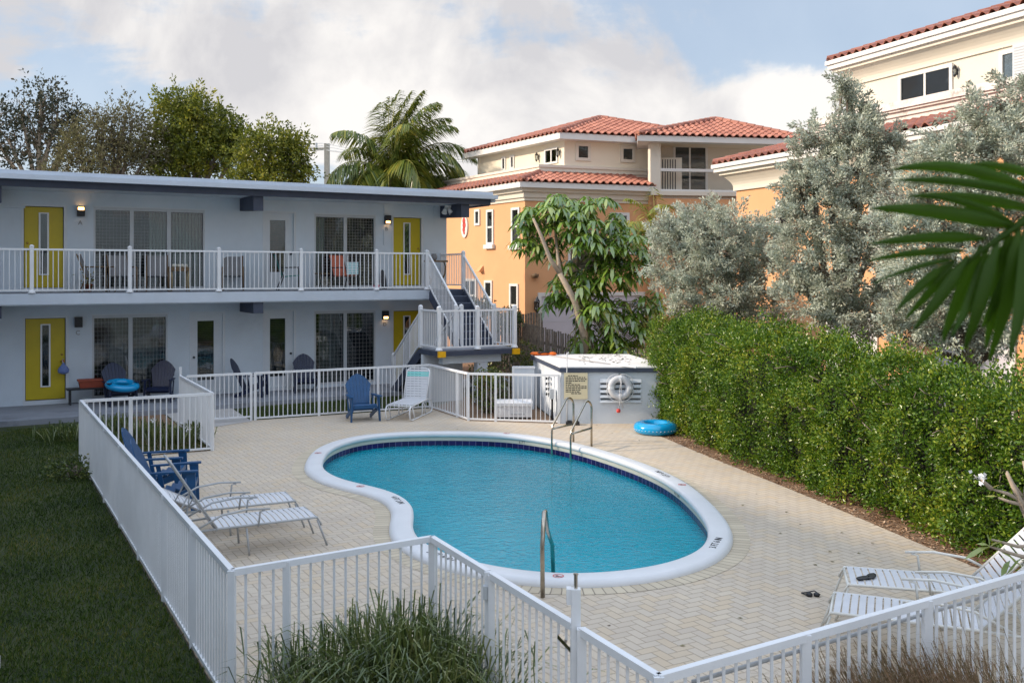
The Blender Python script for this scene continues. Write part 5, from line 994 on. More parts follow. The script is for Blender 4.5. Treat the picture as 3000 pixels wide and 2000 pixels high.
def hiproof(parent,corners,apexes,mat,skip=(),soff=.0):
    """corners: eave polygon ccw; apexes[i]=apex for face i (edge i->i+1); simple pyramid or ridge"""
    mb=MB(); base=MB(); n=len(corners)
    for i in range(n):
        a=Vector(corners[i]); b=Vector(corners[(i+1)%n]); A=Vector(apexes[i][0]); Bq=Vector(apexes[i][1]); base.add([a,b,Bq,A],[(0,1,2,3)])
        if i in skip: continue
        d=(b-a).normalized(); L_=(b-a).length; xa=(A-a).dot(d); xb=(Bq-a).dot(d); foot=a+d*xa; up=(A-foot); H_=up.length
        def ym(x,xa=xa,xb=xb,L_=L_,H_=H_):
            if x<xa: return H_*x/max(xa,1e-3)
            if x>xb: return H_*(L_-x)/max(L_-xb,1e-3)
            return H_
        tiles(mb,a,b,up,ym)
    base.build('roof_deck',mat,parent,False,True); o=mb.build('roof_tiles',mat,parent,False,True); rd=MB(); done=set()
    for i in range(n): ridge(rd,Vector(corners[i])+Vector((0,0,.06)),Vector(apexes[i][0])+Vector((0,0,.06)))
    for A,Bq in apexes:
        if (Vector(A)-Vector(Bq)).length>.3: ridge(rd,Vector(A)+Vector((0,0,.06)),Vector(Bq)+Vector((0,0,.06)))
    rd.build('ridge_caps',mat,parent,False,True); return o
def wall_quad(mb,a,b,z0,z1,th=.25,inw=None):
    a=Vector((a[0],a[1],0)); b=Vector((b[0],b[1],0)); d=(b-a).normalized(); n=Vector((-d.y,d.x,0)) if inw is None else inw
    vs=[a,b,b+n*th,a+n*th]; mb.add([v+Vector((0,0,z0)) for v in vs]+[v+Vector((0,0,z1)) for v in vs],[(0,3,2,1),(4,5,6,7),(0,1,5,4),(1,2,6,5),(2,3,7,6),(3,0,4,7)])
def band(mb,pts,z0,z1,out,closed=False):
    """moulding strip standing 'out' proud of the polyline pts (outside on the right-hand side of travel)"""
    P=[Vector((p[0],p[1],0)) for p in pts]; n=len(P); O=[]
    for i in range(n):
        d0=(P[i]-P[i-1]).normalized() if i>0 else (P[1]-P[0]).normalized(); d1=(P[i+1]-P[i]).normalized() if i<n-1 else d0
        n0=Vector((d0.y,-d0.x,0)); n1=Vector((d1.y,-d1.x,0)); mm=(n0+n1); mm=mm/max(.3,mm.length_squared)*2; O.append(P[i]+mm*out)
    for i in range(n-1):
        vs=[P[i],O[i],O[i+1],P[i+1]]; mb.add([v+Vector((0,0,z0)) for v in vs]+[v+Vector((0,0,z1)) for v in vs],[(0,3,2,1),(4,5,6,7),(0,1,5,4),(1,2,6,5),(2,3,7,6),(3,0,4,7)])
    return O
def cove(mb,pts,z0,z1,o0,o1,n=5):
    rows=[]
    for i in range(n+1):
        f=i/n; o_=o0+(o1-o0)*(1-math.cos(f*math.pi/2)); t_=MB(); rows.append((band(t_,pts,0,1,o_),z0+(z1-z0)*f))
    for (a,za),(c,zc) in zip(rows[:-1],rows[1:]):
        for i in range(len(a)-1): mb.add([a[i]+Vector((0,0,za)),a[i+1]+Vector((0,0,za)),c[i+1]+Vector((0,0,zc)),c[i]+Vector((0,0,zc))],[(0,1,2,3)])
def hwin(parent,o,d,e0,e1,z0,z1,bars=(),mull=(),sill=True,dark=m_dark,trim=.09,name='window',m_tr=None):
    """window on wall plane through o along d; outside = right-hand side of d"""
    o=Vector((o[0],o[1],0)); d=Vector((d[0],d[1],0)).normalized(); n=Vector((d.y,-d.x,0)); P=lambda e,z,out: o+d*e+n*out+Vector((0,0,z))
    def bx(mb,a,b,za,zb,o0,o1): mb.add([P(a,za,o0),P(b,za,o0),P(b,za,o1),P(a,za,o1),P(a,zb,o0),P(b,zb,o0),P(b,zb,o1),P(a,zb,o1)],[(0,1,2,3),(7,6,5,4),(0,4,5,1),(1,5,6,2),(2,6,7,3),(3,7,4,0)])
    f=MB(); bx(f,e0-trim,e0,z0-trim,z1+trim,.0,.05); bx(f,e1,e1+trim,z0-trim,z1+trim,0,.05); bx(f,e0,e1,z1,z1+trim,0,.05); bx(f,e0,e1,z0-trim,z0,0,.05)
    if sill: bx(f,e0-trim-.08,e1+trim+.08,z0-trim-.16,z0-trim-.001,0,.13)
    t=.035
    for m_ in mull: x=e0+(e1-e0)*m_; bx(f,x-t,x+t,z0,z1,.012,.032)
    for b_ in bars: z=z0+(z1-z0)*b_; bx(f,e0,e1,z-t,z+t,.013,.030)
    w=f.build(name,m_tr or m_fascia,parent,False,True); g=MB(); bx(g,e0,e1,z0,z1,.002,.004); G=g.build('shade',dark,w,False,False); 
    if name=='garage_door': G.name='panel'; G.data.transform(Matrix.Translation(-parent.location)); return w
    g=MB(); bx(g,e0,e1,z0,z1,.006,.009); G2=g.build('pane',m_glass,w,False,False)
    for q in (G,G2): q.data.transform(Matrix.Translation(-parent.location))
    return w
m_shade=M('drawn shade',(.30,.30,.29),.8,.1,4); m_inn=M('room beyond glass',(.055,.06,.06),.7,.6,1.5)
# house one (orange, behind the shed)
h1=thing('orange_house','three storey orange stucco house with cream top floor and clay tile roofs','house',(.483,36,0))
C=Vector((.483,36,0)); l=Vector((-.526,.85,0)); r=Vector((.937,.35,0)).normalized(); wdir=Vector((.985,.17,0)).normalized(); lw=Vector((.12,.993,0)).normalized()
K=C+r*5.26; K2=K-lw*.4; K3=K2+wdir*9; Lf=C+l*16
w=MB(); wall_quad(w,Lf,C,0,6.42,.3,Vector((.85,.526,0))); wall_quad(w,C+r*.001,K,0,6.42,.3,-Vector((r.y,-r.x,0))); wall_quad(w,K2+lw*3,K2,0,6.42,.25,wdir); wall_quad(w,K2,K3,0,6.42,.3,-Vector((wdir.y,-wdir.x,0))); w.build('wall',m_orange,h1,False,True)
mo=MB(); pl_=[Lf,C,K]
band(mo,pl_,6.10,6.22,.06); band(mo,pl_,6.222,6.42,.13); band(mo,pl_,6.422,6.56,.24); mo.build('cornice',m_cream2,h1,False,True)
fa=MB(); O=band(fa,pl_,6.56,6.76,.45); fa.build('fascia',m_fascia,h1,False,True)
gr=MB(); band(gr,[C,K],5.02,5.05,.012); gr.build('wall_groove',M('groove',(.42,.18,.07),.9,.1,5),h1,False,True)
s_=1.45; In=C+(l+r)*s_; InL=Lf+r*s_*1.0; InR=K+lw*1.6
E0,E1_,E2_=[Vector((p.x,p.y,6.77)) for p in O]; mb=MB(); zt=7.30
def skirt(mb,base,a,b,ia,ib,cut_a=True,cut_b=True):
    a=Vector(a);b=Vector(b);ia=Vector(ia);ib=Vector(ib); base.add([a,b,ib,ia],[(0,1,2,3)]); d=(b-a).normalized(); L_=(b-a).length; xa=(ia-a).dot(d); xb=(ib-a).dot(d); up=ia-(a+d*xa); H_=up.length
    def ym(x):
        if xa>.01 and x<xa: return H_*x/xa
        if xb<L_-.01 and x>xb: return H_*(L_-x)/(L_-xb)
        return H_
    tiles(mb,a,b,up,ym)
base=MB(); I3=lambda p: Vector((p.x,p.y,zt))
skirt(mb,base,E0,E1_,I3(Lf+(l*0+r)*s_),I3(In)); skirt(mb,base,E1_,E2_,I3(In),I3(InR)); base.build('roof_deck',m_rooftile,h1,False,True); mb.build('roof_tiles',m_rooftile,h1,False,True); rd=MB(); ridge(rd,E1_+Vector((0,0,.07)),I3(In)+Vector((0,0,.07))); rd.build('ridge_caps',m_rooftile,h1,False,True)
pb=MB(); pp=[InL,In,InR]; band(pb,pp,7.20,7.38,.03); band(pb,pp,7.38,7.45,.07); band(pb,pp,7.45,7.54,.04); band(pb,pp,7.54,7.64,.09); wall_quad(pb,InL,In,6.4,7.615,.2,Vector((.85,.526,0))); wall_quad(pb,In+r*.001,InR,6.4,7.56,.2,-Vector((r.y,-r.x,0))); pb.build('parapet',m_cream2,h1,False,True)
Tc=In+r*1.05; Tl=Tc+l*6.9; Tr=InR
w=MB(); wall_quad(w,Tl,Tc,6.4,8.9,.25,Vector((.85,.526,0))); wall_quad(w,Tc,Tr+r*.3,6.4,8.9,.25,-Vector((r.y,-r.x,0))); wall_quad(w,Tl+r*6,Tl,6.4,8.9,.25,Vector((.3,-.9,0)).normalized())
w.build('upper_wall',m_cream,h1,False,True)
fa=MB(); O=band(fa,[Tl+l*.5,Tc,Tr+r*2.2],8.62,8.86,.5); fa.build('upper_fascia',m_fascia,h1,False,True)
UE=O[1]; q0=Vector((UE.x,UE.y,8.87)); q1=q0+r*8.5; q2=q1+l*7.6; q3=q0+l*7.6; ap=(q0+q1+q2+q3)/4; ap.z=10.15
hiproof(h1,[q0,q1,q2,q3],[(ap,ap)]*4,m_rooftile,skip=(2,))
wv=MB(); wl0=K2+Vector((.0,.0,0)); 
wall_quad(wv,K2-Vector((0,.002,0)),K2+wdir*.42,6.45,8.6,.3,-Vector((wdir.y,-wdir.x,0))); wall_quad(wv,K2+lw*2.4,K2,6.42,8.6,.2,wdir); wall_quad(wv,K2+wdir*.4+lw*1.5,K3+lw*1.5,6.4,8.6,.2,-Vector((wdir.y,-wdir.x,0))); wv.build('wing_wall',m_cream2,h1,False,True)
fa=MB(); O=band(fa,[K2+lw*3.5,K2,K2+wdir*5.8,K2+wdir*5.8+lw*3.5],8.44,8.66,.5); fa.build('wing_fascia',m_fascia,h1,False,True); MB().add([K2+Vector((0,0,8.5)),K2+wdir*5.8+Vector((0,0,8.5)),K2+wdir*5.8+lw*3+Vector((0,0,8.5)),K2+lw*3+Vector((0,0,8.5))],[(0,1,2,3)]).build('wing_soffit',m_cream,h1,False,True)
v0=Vector((O[1].x,O[1].y,8.67)); v1=Vector((O[2].x,O[2].y,8.67)); v2=v1+lw*6.3; v3=v0+lw*6.3; ap=(v0+v1+v2+v3)/4; ap.z=9.82
hiproof(h1,[v0,v1,v2,v3],[(ap,ap)]*4,m_rooftile,skip=(2,))
bs=MB(); band(bs,[K2,K3],6.42,6.58,.10); wall_quad(bs,K2+wdir*.42,K3,6.3,6.55,1.4,-Vector((wdir.y,-wdir.x,0))); bs.build('balcony_floor',m_cream2,h1,False,True)
bt=MB(); wall_quad(bt,K2+wdir*.42,K2+wdir*4.8,7.36,7.47,.22,-Vector((wdir.y,-wdir.x,0))); wall_quad(bt,K2+wdir*.42,K2+wdir*4.8,6.585,6.66,.2,-Vector((wdir.y,-wdir.x,0))); bt=bt.build('balustrade',m_fascia,h1,False,True)
for i in range(26):
    c=K2+wdir*(.52+i*.163)+Vector((0,.06,6.66)); MB().lathe([(.062,0),(.062,.04),(.04,.06),(.066,.17),(.07,.26),(.045,.42),(.038,.55),(.058,.60),(.04,.63),(.065,.66),(.065,.70)],9,c).build('baluster',m_fascia,bt,True,True)
# windows of house one
def ew(u,o,d): return onwall(u,o,d)
lo,ld=C,l
for u0,u1,va,vb,bars in ((1395,1404,620,654,()),(1430,1444,621,710,(.5,)),(1503,1520,615,712,(.5,))):
    e0=ew(u1,lo,l); e1=ew(u0,lo,l); Ym=36+.85*(e0+e1)/2; hwin(h1,C+l*0,-l,-e1,-e0,zat(vb,Ym),zat(va,Ym),bars,(),bars!=(),m_shade)
for u0,u1,va,vb in ((1362,1376,823,900),(1380,1394,823,900),(1424,1440,828,905),(1498,1516,838,940)):
    e0=ew(u1,lo,l); e1=ew(u0,lo,l); Ym=36+.85*(e0+e1)/2; hwin(h1,C,-l,-e1,-e0,zat(vb,Ym),zat(va,Ym),(.45,),(),False,m_inn)
u_=(1740,1815,868); e0=ew(1584,C,r); e1=ew(1880,C,r); 
gd=hwin(h1,C,r,e0+.02,e1-.02,.1,2.53,(),(),False,m_garage,.14,'garage_door'); 
ms=MB(); 
for i in range(1,5): band(ms,[C+r*(e0+.03),C+r*(e1-.03)],.1+i*.49,.112+i*.49,.012)
ms.build('panel_seam',m_frame,gd,False,False).data.transform(Matrix.Translation(-h1.location))
e0=ew(1795,C,r); e1=ew(1835,C,r); hwin(h1,C,r,e0,e1,4.4,5.62,(.5,),(.5,),True,m_inn,.12); e0=ew(1670,C,r); e1=ew(1700,C,r); hwin(h1,C,r,e0,e1,3.0,4.3,(),(),False,m_shade)
for u0,u1,va,vb in ((1694,1722,428,462),(1825,1852,436,467)):
    o=Tc; e0=ew(u0,o,r); e1=ew(u1,o,r); Ym=o.y+r.y*e0; hwin(h1,o,r,e0,e1,zat(vb,Ym),zat(va,Ym),(),(),False,m_inn,.12,'window',m_cream2)
for u0,u1,va,vb,mu in ((1474,1480,465,495,()),(1499,1505,460,490,()),(1600,1632,440,475,(.5,))):
    o=Tc; e0=ew(u1,o,l); e1=ew(u0,o,l); Ym=o.y+l.y*(e0+e1)/2; hwin(h1,o,-l,-e1,-e0,zat(vb,Ym),zat(va,Ym),(),mu,False,m_inn,.08)
o=K2+lw*1.5; e0=ew(1978,o,wdir); e1=ew(2066,o,wdir); Ym=o.y+.17*e0; hwin(h1,o,wdir,e0,e1,6.6,zat(432,Ym),(),(.48,),False,m_inn,.10)
e0=ew(2236,K2,wdir)
t=thing('condenser_unit','white finned air conditioner on the balustraded balcony of the orange house','air conditioner',tuple(K2+wdir*.95+Vector((0,.9,6.56)))); MB().box(-.42,.42,-.3,.3,.05,1.40).build('casing',m_cream2,t); m=MB(); [m.box(-.36+i*.10,-.32+i*.10,-.305,-.3005,.12,1.33) for i in range(6)]; m.build('grille',m_black,t)
# lanterns
def lantern(label,p,n,s=1.0):
    t=thing('wall_lantern',label,'wall lantern',tuple(p),math.atan2(n[1],n[0])-R(90)+R(180),'carriage lanterns on the house walls')
    m=MB(); m.lathe([(.01,.34),(.03,.28),(.11,.16),(.10,.15)],8,(0,-.16,0)); m.lathe([(.07,-.14),(.04,-.20),(.01,-.24)],8,(0,-.16,0)); [m.bar((.085*math.cos(a),-.16+.085*math.sin(a),.15),(.065*math.cos(a),-.16+.065*math.sin(a),-.14),.014,.014) for a in np.linspace(0,6.28,7)[:-1]]; m.tube([(0,0,.05),(0,-.05,.26),(0,-.14,.30)],.014,5); m.box(-.04,.04,-.02,0,-.12,.14); m.v=[tuple(Vector(v)*s) for v in m.v]; m.build('lantern_cage',m_black,t); q=MB().lathe([(.05,-.13),(.065,.13)],8,(0,-.16,0)); q.v=[tuple(Vector(v)*s) for v in q.v]; q.build('lantern_glass',m_glass,t,True)
def onw(o,d,u,v): e=onwall(u,o,d); Y=o[1]+d[1]*e; return Vector((o[0]+d[0]*e,Y,zat(v,Y)))
nr=(r.y,-r.x); nl=(-.85,-.526)
lantern('black carriage lantern left of the white garage door',onw(C,r,1568,897),nr,1.15); lantern('black carriage lantern right of the upper window on the shaded orange wall',onw(C,r,1909,642),nr,.95)
lantern('black carriage lantern left of the small cream top floor window pair',onw(Tc,l,1578,463),nl,.7); lantern('black carriage lantern right of the cream top floor window by the corner',onw(Tc,l,1640,450),nl,.7)
t=thing('security_lamp','small brown wall lamp on the shaded orange wall above the garage','wall lamp',tuple(onw(C,r,1565,806)),math.atan2(nr[1],nr[0])+R(90)); MB().lathe([(.12,.0),(.14,-.04),(.10,-.14),(.02,-.16)],10,(0,-.12,.05)).box(-.05,.05,-.12,0,-.02,.06).build('lamp_body',m_tan,t,True)
t=thing('vent_hood','small orange painted vent hood on the sunlit orange wall','vent',tuple(onw(C,l,1412,788)),math.atan2(nl[1],nl[0])+R(90)); MB().add([(-.12,0,.15),(.12,0,.15),(.12,-.22,-.1),(-.12,-.22,-.1),(-.12,0,-.12),(.12,0,-.12)],[(0,1,2,3),(0,3,4),(1,5,2),(3,2,5,4)]).build('hood',m_orange,t)
p=onw(C,l,1363,664); t=thing('wall_plaque','white oval plaque with a red relief on the sunlit orange wall','plaque',tuple(p),math.atan2(nl[1],nl[0])+R(90)); m=MB(); n=24; m.add([(.27*math.cos(6.28*i/n),-.06,.46*math.sin(6.28*i/n)) for i in range(n)]+[(.27*math.cos(6.28*i/n),0,.46*math.sin(6.28*i/n)) for i in range(n)],[tuple(range(n))[::-1]]+[(i,(i+1)%n,(i+1)%n+n,i+n) for i in range(n)]); m.build('plaque_board',m_fascia,t); m=MB(); [m.lathe([(.01,-.012),(rr,-.006),(rr,.006),(.01,.012)],10,(x,0,0)) or None for rr,x in ()]
for x,z,rr in ((0,.24,.11),(.02,.06,.12),(-.01,-.12,.10),(.02,-.26,.06)): m.add([(x+rr*math.cos(6.28*i/12),-.075,z+rr*1.15*math.sin(6.28*i/12)) for i in range(12)]+[(x+rr*1.1*math.cos(6.28*i/12),-.061,z+rr*1.25*math.sin(6.28*i/12)) for i in range(12)],[tuple(range(12))[::-1]]+[(i,(i+1)%12,(i+1)%12+12,i+12) for i in range(12)])
m.build('relief',m_red,t)
# house two (right)
h2=thing('cream_house','three storey house at the right with cream top floor over orange walls','house',(6.97,30,0))
Q=Vector((6.97,30,0)); mdir=Vector((.39,-.92,0)).normalized(); ni=Vector((.92,.39,0)).normalized(); Q1=Q+mdir*16; Qb=Q+ni*9
w=MB(); wall_quad(w,Q,Q1,0,6.42,.3,ni); wall_quad(w,Qb,Q+ni*.31,0,6.42,.3,mdir); wall_quad(w,Q1,Q1+ni*9,0,6.42,.3,-mdir); w.build('wall',m_orange,h2,False,True)
pl_=[Qb,Q,Q1]; mo=MB(); band(mo,pl_,5.95,6.05,.07); cove(mo,pl_,6.05,6.44,.07,.33); band(mo,pl_,6.44,6.54,.38); mo.build('cornice',m_cream2,h2,False,True)
fa=MB(); O=band(fa,pl_,6.54,6.66,.50); band(fa,pl_,6.662,6.78,.56); fa.build('fascia',m_fascia,h2,False,True); O=[o+Vector((0,0,6.79)) for o in O]
s2=1.7; zi=7.40; i0=Qb+mdir*s2; i1=Q+mdir*s2+ni*s2; i2=Q1+ni*s2; Z=lambda p,z: Vector((p.x,p.y,z)); mb=MB(); base=MB(); skirt(mb,base,O[0],O[1],Z(i0,zi),Z(i1,zi)); skirt(mb,base,O[1],O[2],Z(i1,zi),Z(i2,zi)); base.build('roof_deck',m_rooftile2,h2,False,True); mb.build('roof_tiles',m_rooftile2,h2,False,True); rd=MB(); ridge(rd,O[1]+Vector((0,0,.07)),Z(i1,zi+.07)); rd.build('ridge_caps',m_rooftile2,h2,False,True)
lg=MB(); band(lg,[i0,i1,i2],7.62,7.74,.06); band(lg,[i0,i1,i2],7.742,7.80,.14); band(lg,[i0,i1,i2],7.802,8.0,.20); wall_quad(lg,i1,i2,6.4,7.99,.2,ni); wall_quad(lg,i0,i1,6.4,7.985,.2,mdir); lg.build('ledge',m_ledge,h2,False,True)
T2=Q+mdir*1.5+ni*3.2; T2e=T2+mdir*13; T2b=T2+ni*7
w=MB(); wall_quad(w,T2,T2e,6.4,9.9,.25,ni); wall_quad(w,T2b,T2+ni*.26,6.4,9.9,.25,mdir); w.build('upper_wall',m_cream2,h2,False,True)
mo=MB(); p3=[T2b,T2,T2e]; band(mo,p3,9.18,9.25,.06); cove(mo,p3,9.25,9.62,.06,.34); band(mo,p3,9.62,9.72,.40); mo.build('upper_cornice',m_cream2,h2,False,True)
fa=MB(); O=band(fa,p3,9.72,9.86,.50); band(fa,p3,9.862,9.99,.56); fa.build('upper_fascia',m_fascia,h2,False,True); O=[o+Vector((0,0,10.0)) for o in O]; apx=O[1]+mdir*4.5+ni*4.5; apx.z=11.5; ap2=O[2]+ni*4.5; ap2.z=11.5; apb=O[0]*1.0+mdir*4.5; apb.z=11.5
hiproof(h2,[O[1],O[2],O[2]+ni*9,O[1]+ni*9],[(apx,ap2),(ap2,ap2),(ap2,apx),(apx,apx)],m_rooftile2,skip=(1,2))
for u0,u1,va,mu in ((2642,2784,208,(.5,)),): e0=ew(u0,T2,mdir); e1=ew(u1,T2,mdir); hwin(h2,T2,mdir,e0,e1,7.7,9.02,(),mu,False,m_shade,.10)
e0=ew(2940,T2,mdir); e1=ew(2990,T2,mdir); hwin(h2,T2,mdir,e0,e1,8.15,9.0,(),(),False,m_inn,.10)
for u0,u1,z0,z1 in ((2285,2318,4.1,5.35),(2560,2620,4.1,5.35)): e0=ew(u0,Q,mdir); e1=ew(u1,Q,mdir); hwin(h2,Q,mdir,e0,e1,z0,z1,(),(),False,m_shade,.14)
for u0,u1 in ((2436,2560),(2760,2960)): e0=ew(u0,Q,mdir); e1=ew(u1,Q,mdir); hwin(h2,Q,mdir,e0,e1,.1,2.2,(.25,.5,.75),(),False,m_garage,.16,'garage_door')
cn=MB(); band(cn,[Q+mdir*6,Q+mdir*15],2.75,3.1,.5); cn.build('canopy',m_cream2,h2,False,True)
lantern('pale curled carriage lantern right of the cream house sliding window',onw(T2,mdir,2805,212),(-.92,-.39),.62)
t=thing('rooftop_unit','grey louvred air conditioner on the ledge of the cream house at the right edge','air conditioner',tuple(onw(T2-ni*.7,mdir,2992,250)),math.atan2(mdir.y,mdir.x)); MB().box(.0,.9,-.3,.3,0,.95).build('casing',m_frame,t); m=MB(); [m.box(.05,.85,-.306,-.3005,.08+i*.07,.10+i*.07) for i in range(12)]; m.build('grille',m_gframe,t)
# ---------------- planting: strap clumps, feather grass, lawn ----------------
def clump(name,label,cat,c,n,L_,sp,mat,w,group=None,lean=(0,0,0),lo=.5,up=1.0):
    t=thing(name,label,cat,c,0,group); P=np.tile(np.array(c,float),(n,1))+np.c_[rng.normal(size=(n,2))*sp,np.zeros(n)]; a=rng.uniform(0,6.283,n); s=rng.uniform(.05,1.0,n)*lo; D=np.c_[np.cos(a)*s,np.sin(a)*s,np.full(n,up)]+np.array(lean); side=np.c_[np.cos(a),np.sin(a),np.zeros(n)]+rn(n)*.3
    leafobj('blades',mat,t,P,D,side,L_*rng.uniform(.45,1.15,n),w,.42,2); return t
GG='strap leaved clumps at the fences'
for u,v,L_,n,lab in ((930,2080,.58,270,'large dark green strap leaved clump in front of the near fence, left half'),(1165,2060,.74,560,'large dark green strap leaved clump in front of the near fence, under the fence corner'),(1320,2120,.62,360,'dark green strap leaved clump in front of the near gate post')):
    p=pix(u,v,0); p=Vector((p.x,min(p.y,7.6),0)); clump('strap_plant',lab,'plant',tuple(p),int(n*1.9),L_*1.95,.22,m_strap_leaf,.0125,GG,lo=.85)
for (u,v,lab) in ((430,1285,'grassy clump with small white blooms behind the left fence, second from the left'),(505,1300,'tallest grassy clump between the left fence and the path'),(350,1265,'grassy clump at the outside of the far left fence corner'),(545,1290,'thin grassy clump at the inner corner of the left fence')):
    p=pix(u,v,0); clump('strap_plant',lab,'plant',tuple(p),190,.75,.24,m_strap_leaf,.022,GG,lo=.55)
p=pix(205,1290,0); clump('strap_plant','grassy clump on the lawn just left of the fence corner','plant',tuple(p),240,.7,.28,m_strap_leaf,.02,GG,lo=.7)
p=pix(215,1400,0); shrub('low dark shrub on the lawn at the foot of the left fence corner',(p.x,p.y,.12),(.45,.35,.22),60,m_bush,.06,.03,'shrub','low plants on the lawn')
for u,v in ((450,1236),(551,1262)):
    p=pix(u,v,.35); t=thing('white_lily','small white bloom on a thin stalk behind the left fence, %s one'%('left' if u<500 else 'right'),'flower',(p.x,p.y,0),0,'white blooms behind the left fence'); MB().tube([(0,0,0),(.01,0,.36)],.005,4).build('stalk',m_strap_leaf,t,True); P=np.tile(np.array([p.x,p.y,.38]),(14,1))+rn(14)*.02; leafobj('petals',m_flower,t,P,rn(14),rn(14),.05,.03)
GF='feathery brown grasses in front of the right fence'
for x,y,n,lab in ((2.55,6.15,1500,'tallest brown feathery grass clump in front of the right fence'),(3.05,6.3,1400,'brown feathery grass clump right of the tallest one'),(1.75,5.75,700,'brown feathery grass clump left of the tallest one'),(2.2,5.9,800,'low brown feathery grass clump between the tallest and the left one')):
    clump('feather_grass',lab,'ornamental grass',(x,y,0),int(n*2.2),1.62 if n>1000 else 1.35,.22,m_feather,.0042,GF,(-.22,0,0),.42)
# lawn blades
def scatter(poly,n):
    P=[]; xs=[p[0] for p in poly]; ys=[p[1] for p in poly]; q=[(p[0],p[1]) for p in poly]; X=rng.uniform(min(xs),max(xs),n*3); Y=min(ys)+(max(ys)-min(ys))*rng.uniform(0,1,n*3)**1.5; ins=np.zeros(n*3,bool); j=len(q)-1
    for i in range(len(q)):
        xi,yi=q[i]; xj,yj=q[j]; c=((yi>Y)!=(yj>Y))&(X<(xj-xi)*(Y-yi)/(yj-yi+1e-12)+xi); ins^=c; j=i
    return np.c_[X[ins],Y[ins],np.full(ins.sum(),-.012)][:n]
vis=[(-5.2,7.6),(-2.2,7.52),(-7.83,17.5),(-8.0,20.5),(-12.5,20.5),(-11,18.5),(-4.3,7.6)]
G_=scatter([(-8.6,7.0),(N1.x-.04,7.0),(N1.x-.04,N1.y),(F0.x-.04,F0.y),(F0.x-.2,F0.y+.3),(-7.9,20.6),(-12.6,20.8),(-9.6,17.5)],85000); G2_=scatter([(F2.x,F2.y+.05),(F3.x,F3.y+.02),(L2W(10.5,-2.0).x,L2W(10.5,-2.0).y),(L2W(5.6,-2.25).x,L2W(5.6,-2.25).y),(-6.9,22.4)],14000)
keep=np.array([not((Vector((a[0],a[1]))-Vector((-6.4,22.6))).length<0) for a in G2_[:1]]); G3=scatter([(F0.x+.05,F0.y+.1),(F1.x,F1.y+.05),(-6.2,19.6),(-9.2,21.6),(-11,21.0),(-8.0,18.2)],14000)
def inpoly(P,q):
    ins=np.zeros(len(P),bool); j=len(q)-1
    for i in range(len(q)):
        xi,yi=q[i]; xj,yj=q[j]; ins^=((yi>P[:,1])!=(yj>P[:,1]))&(P[:,0]<(xj-xi)*(P[:,1]-yi)/(yj-yi+1e-12)+xi); j=i
    return ins
pth=[tuple(pix(u,v)[:2]) for u,v in ((470,1199),(655,1181),(738,1233.5),(545,1264))]; G2_=G2_[~inpoly(G2_,pth)]; G3=G3[~inpoly(G3,pth)]
GP=np.concatenate([G_,G2_,G3]); n=len(GP); D=rn(n)*.5+np.array([0,0,.9]); o=leafobj('grass',m_grass,None,GP,D,rn(n),rng.uniform(.03,.075,n),.010+.004*rng.uniform(size=n)); tag(o,'short dark green lawn grass left of the pool fence and before the walkway','grass',kind='stuff')
# mulch chips
CP=scatter(mulch,26000); CP[:,2]=.0; CP=CP[CP[:,1]>7]; n=len(CP); o=leafobj('mulch_chips',leafmat('mulch chips',[(.10,.05,.03),(.24,.13,.07),(.45,.28,.17),(.72,.55,.40)],.05),None,CP,np.c_[rng.normal(size=(n,2)),rng.uniform(0,.25,n)],np.tile([0,0,1.],(n,1)),rng.uniform(.03,.08,n),.028); tag(o,'brown leaf and bark litter in the strip below the hedge','leaf litter',kind='stuff')
# fallen leaves on the deck (few, near the hedge)
CP=np.array([tuple(pix(u,v,.004)) for u,v in ((2439,1615),(2446,1644),(2395,1655),(2510,1620),(1870,1290),(1790,1268),(2180,1480),(2300,1500),(2280,1560),(2460,1560),(2560,1590),(1750,1880),(2178,1810),(900,1240),(700,1290),(1990,1890))]); o=leafobj('fallen_leaves',m_treeb,None,CP,np.c_[rng.normal(size=(len(CP),2)),np.full(len(CP),.1)],np.tile([0,0,1.],(len(CP),1)),.06,.03); tag(o,'scattered dry leaves lying on the pavers','leaf litter',kind='stuff')
# frangipani branches at the right edge
fb_=thing('frangipani','bare grey frangipani branches with leaf tips and white blooms at the right edge','shrub',(4.75,7.95,0)); 
Wd=MB(); X=lambda u,v,Y=7.7: atY(u,v,Y)
Wd.tube([(4.75,7.95,0),X(3060,1620,7.9),X(2990,1470),X(2950,1385)],[.045,.04,.025,.014],6)
for pts in (((3000,1470),(2950,1445),(2905,1432)),((2990,1450),(2962,1410),(2950,1380)),((3010,1480),(2960,1470),(2925,1458)),((3040,1600),(2980,1600),(2905,1580)),((3030,1640),(2960,1620),(2900,1600)),((3000,1475),(3010,1400),(2998,1350)),((2905,1432),(2880,1410),(2875,1402))): Wd.tube([X(*p) for p in pts],[.02,.014,.009],5)
Wd.build('branch',m_barkp,fb_,True,True)
lf=[]; 
for (u,v),(du,dv),l_ in (((2900,1600),(-60,25),.22),((2898,1600),(-8,-42),.13),((2900,1602),(35,-25),.12),((2900,1598),(-25,-5),.10),((2930,1615),(55,30),.2),((3000,1630),(-60,50),.2),((2960,1640),(-30,45),.14),((2990,1640),(40,10),.15),((2905,1432),(18,-12),.08),((2925,1455),(-30,-3),.1)):
    p=X(u,v); lf.append((p,Vector((du,rnd.uniform(-10,10),-dv)).normalized(),l_,.06))
leaflist('leaves',leafmat('frangipani leaves',[(.16,.24,.06),(.26,.34,.10),(.36,.42,.14),(.6,.45,.05)],.3),fb_,lf,.1)
P=np.tile(np.array(tuple(X(2872,1398))),(14,1))+rn(14)*.022; leafobj('bloom',m_flower,fb_,P,rn(14),rn(14),.05,.035)
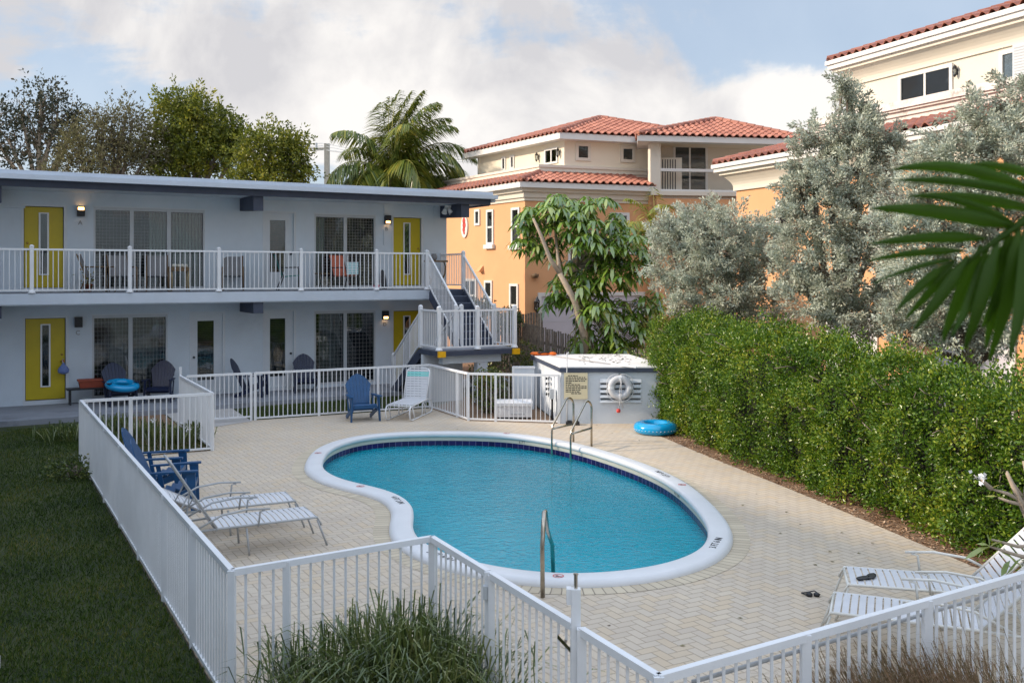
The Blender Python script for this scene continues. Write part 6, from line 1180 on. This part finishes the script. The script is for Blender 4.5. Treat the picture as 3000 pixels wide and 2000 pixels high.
# foreground palm frond hanging in at the right
ff=thing('palm_frond','large dark green palm frond hanging close by at the right edge','palm frond',(1.10,1.60,3.6)); YF_=1.6; f_=lambda u,v,dy=0: atY(u,v,YF_+dy)
rc=[(3120,560),(3010,640),(2925,700),(2860,745),(2800,800)]; Wd=MB(); Wd.tube([f_(*p) for p in rc],[.010,.008,.006,.004,.002],6); Wd.build('rachis',m_fore,ff,True,True)
FL=[((3040,560),(2800,455),(2610,498),30),((3060,580),(2830,515),(2620,528),22),((3060,620),(2830,560),(2660,575),26),((2980,664),(2760,605),(2550,610),36),((2990,668),(2860,580),(2700,572),20),((2890,698),(2740,684),(2545,716),26),((2825,735),(2700,730),(2540,765),18),((2800,760),(2700,770),(2560,830),12),((2790,770),(2700,830),(2625,915),24),((2800,765),(2730,860),(2655,935),22),((2840,750),(2760,880),(2680,965),30),((2880,720),(2800,900),(2765,1000),32),((2900,715),(2850,900),(2790,985),26),((2930,700),(2880,900),(2830,1020),34),((2960,680),(2930,880),(2890,1020),34),((2990,660),(2980,860),(2900,1060),38),((3020,640),(3020,840),(2960,1050),40),((3060,620),(3060,820),(3010,1040),44),((3110,600),(3100,800),(3070,1030),44),((2970,690),(2900,820),(2830,930),30),((3030,680),(2950,830),(2880,960),34),((3130,580),(3140,820),(3120,1050),44),((3090,540),(2960,470),(2830,482),22)]
for k,(a,b,c,w_) in enumerate(FL):
    A,Bm,Cc=f_(*a),f_(*b,rnd.uniform(-.05,.05)),f_(*c,rnd.uniform(-.08,.10)); N_=9; m=MB(); pts=[]
    for i in range(N_+1):
        t_=i/N_; pts.append(A*(1-t_)**2+Bm*2*t_*(1-t_)+Cc*t_*t_)
    for i,p in enumerate(pts):
        t_=i/N_; d=(pts[min(i+1,N_)]-pts[max(i-1,0)]).normalized(); sd=d.cross(Vector((0,1,0))).normalized(); hw_=w_*.66*YF_/F*min(1,.25+t_*3.2)*(1-t_**3)**.8+.0004
        m.v+= [tuple(p+sd*hw_+Vector((0,.006,0))),tuple(p-Vector((0,.004,0))),tuple(p-sd*hw_+Vector((0,.006,0)))]
    for i in range(N_): m.f+=[(3*i,3*i+3,3*i+4,3*i+1),(3*i+1,3*i+4,3*i+5,3*i+2)]
    m.build('leaflet',m_fore,ff,True,True)
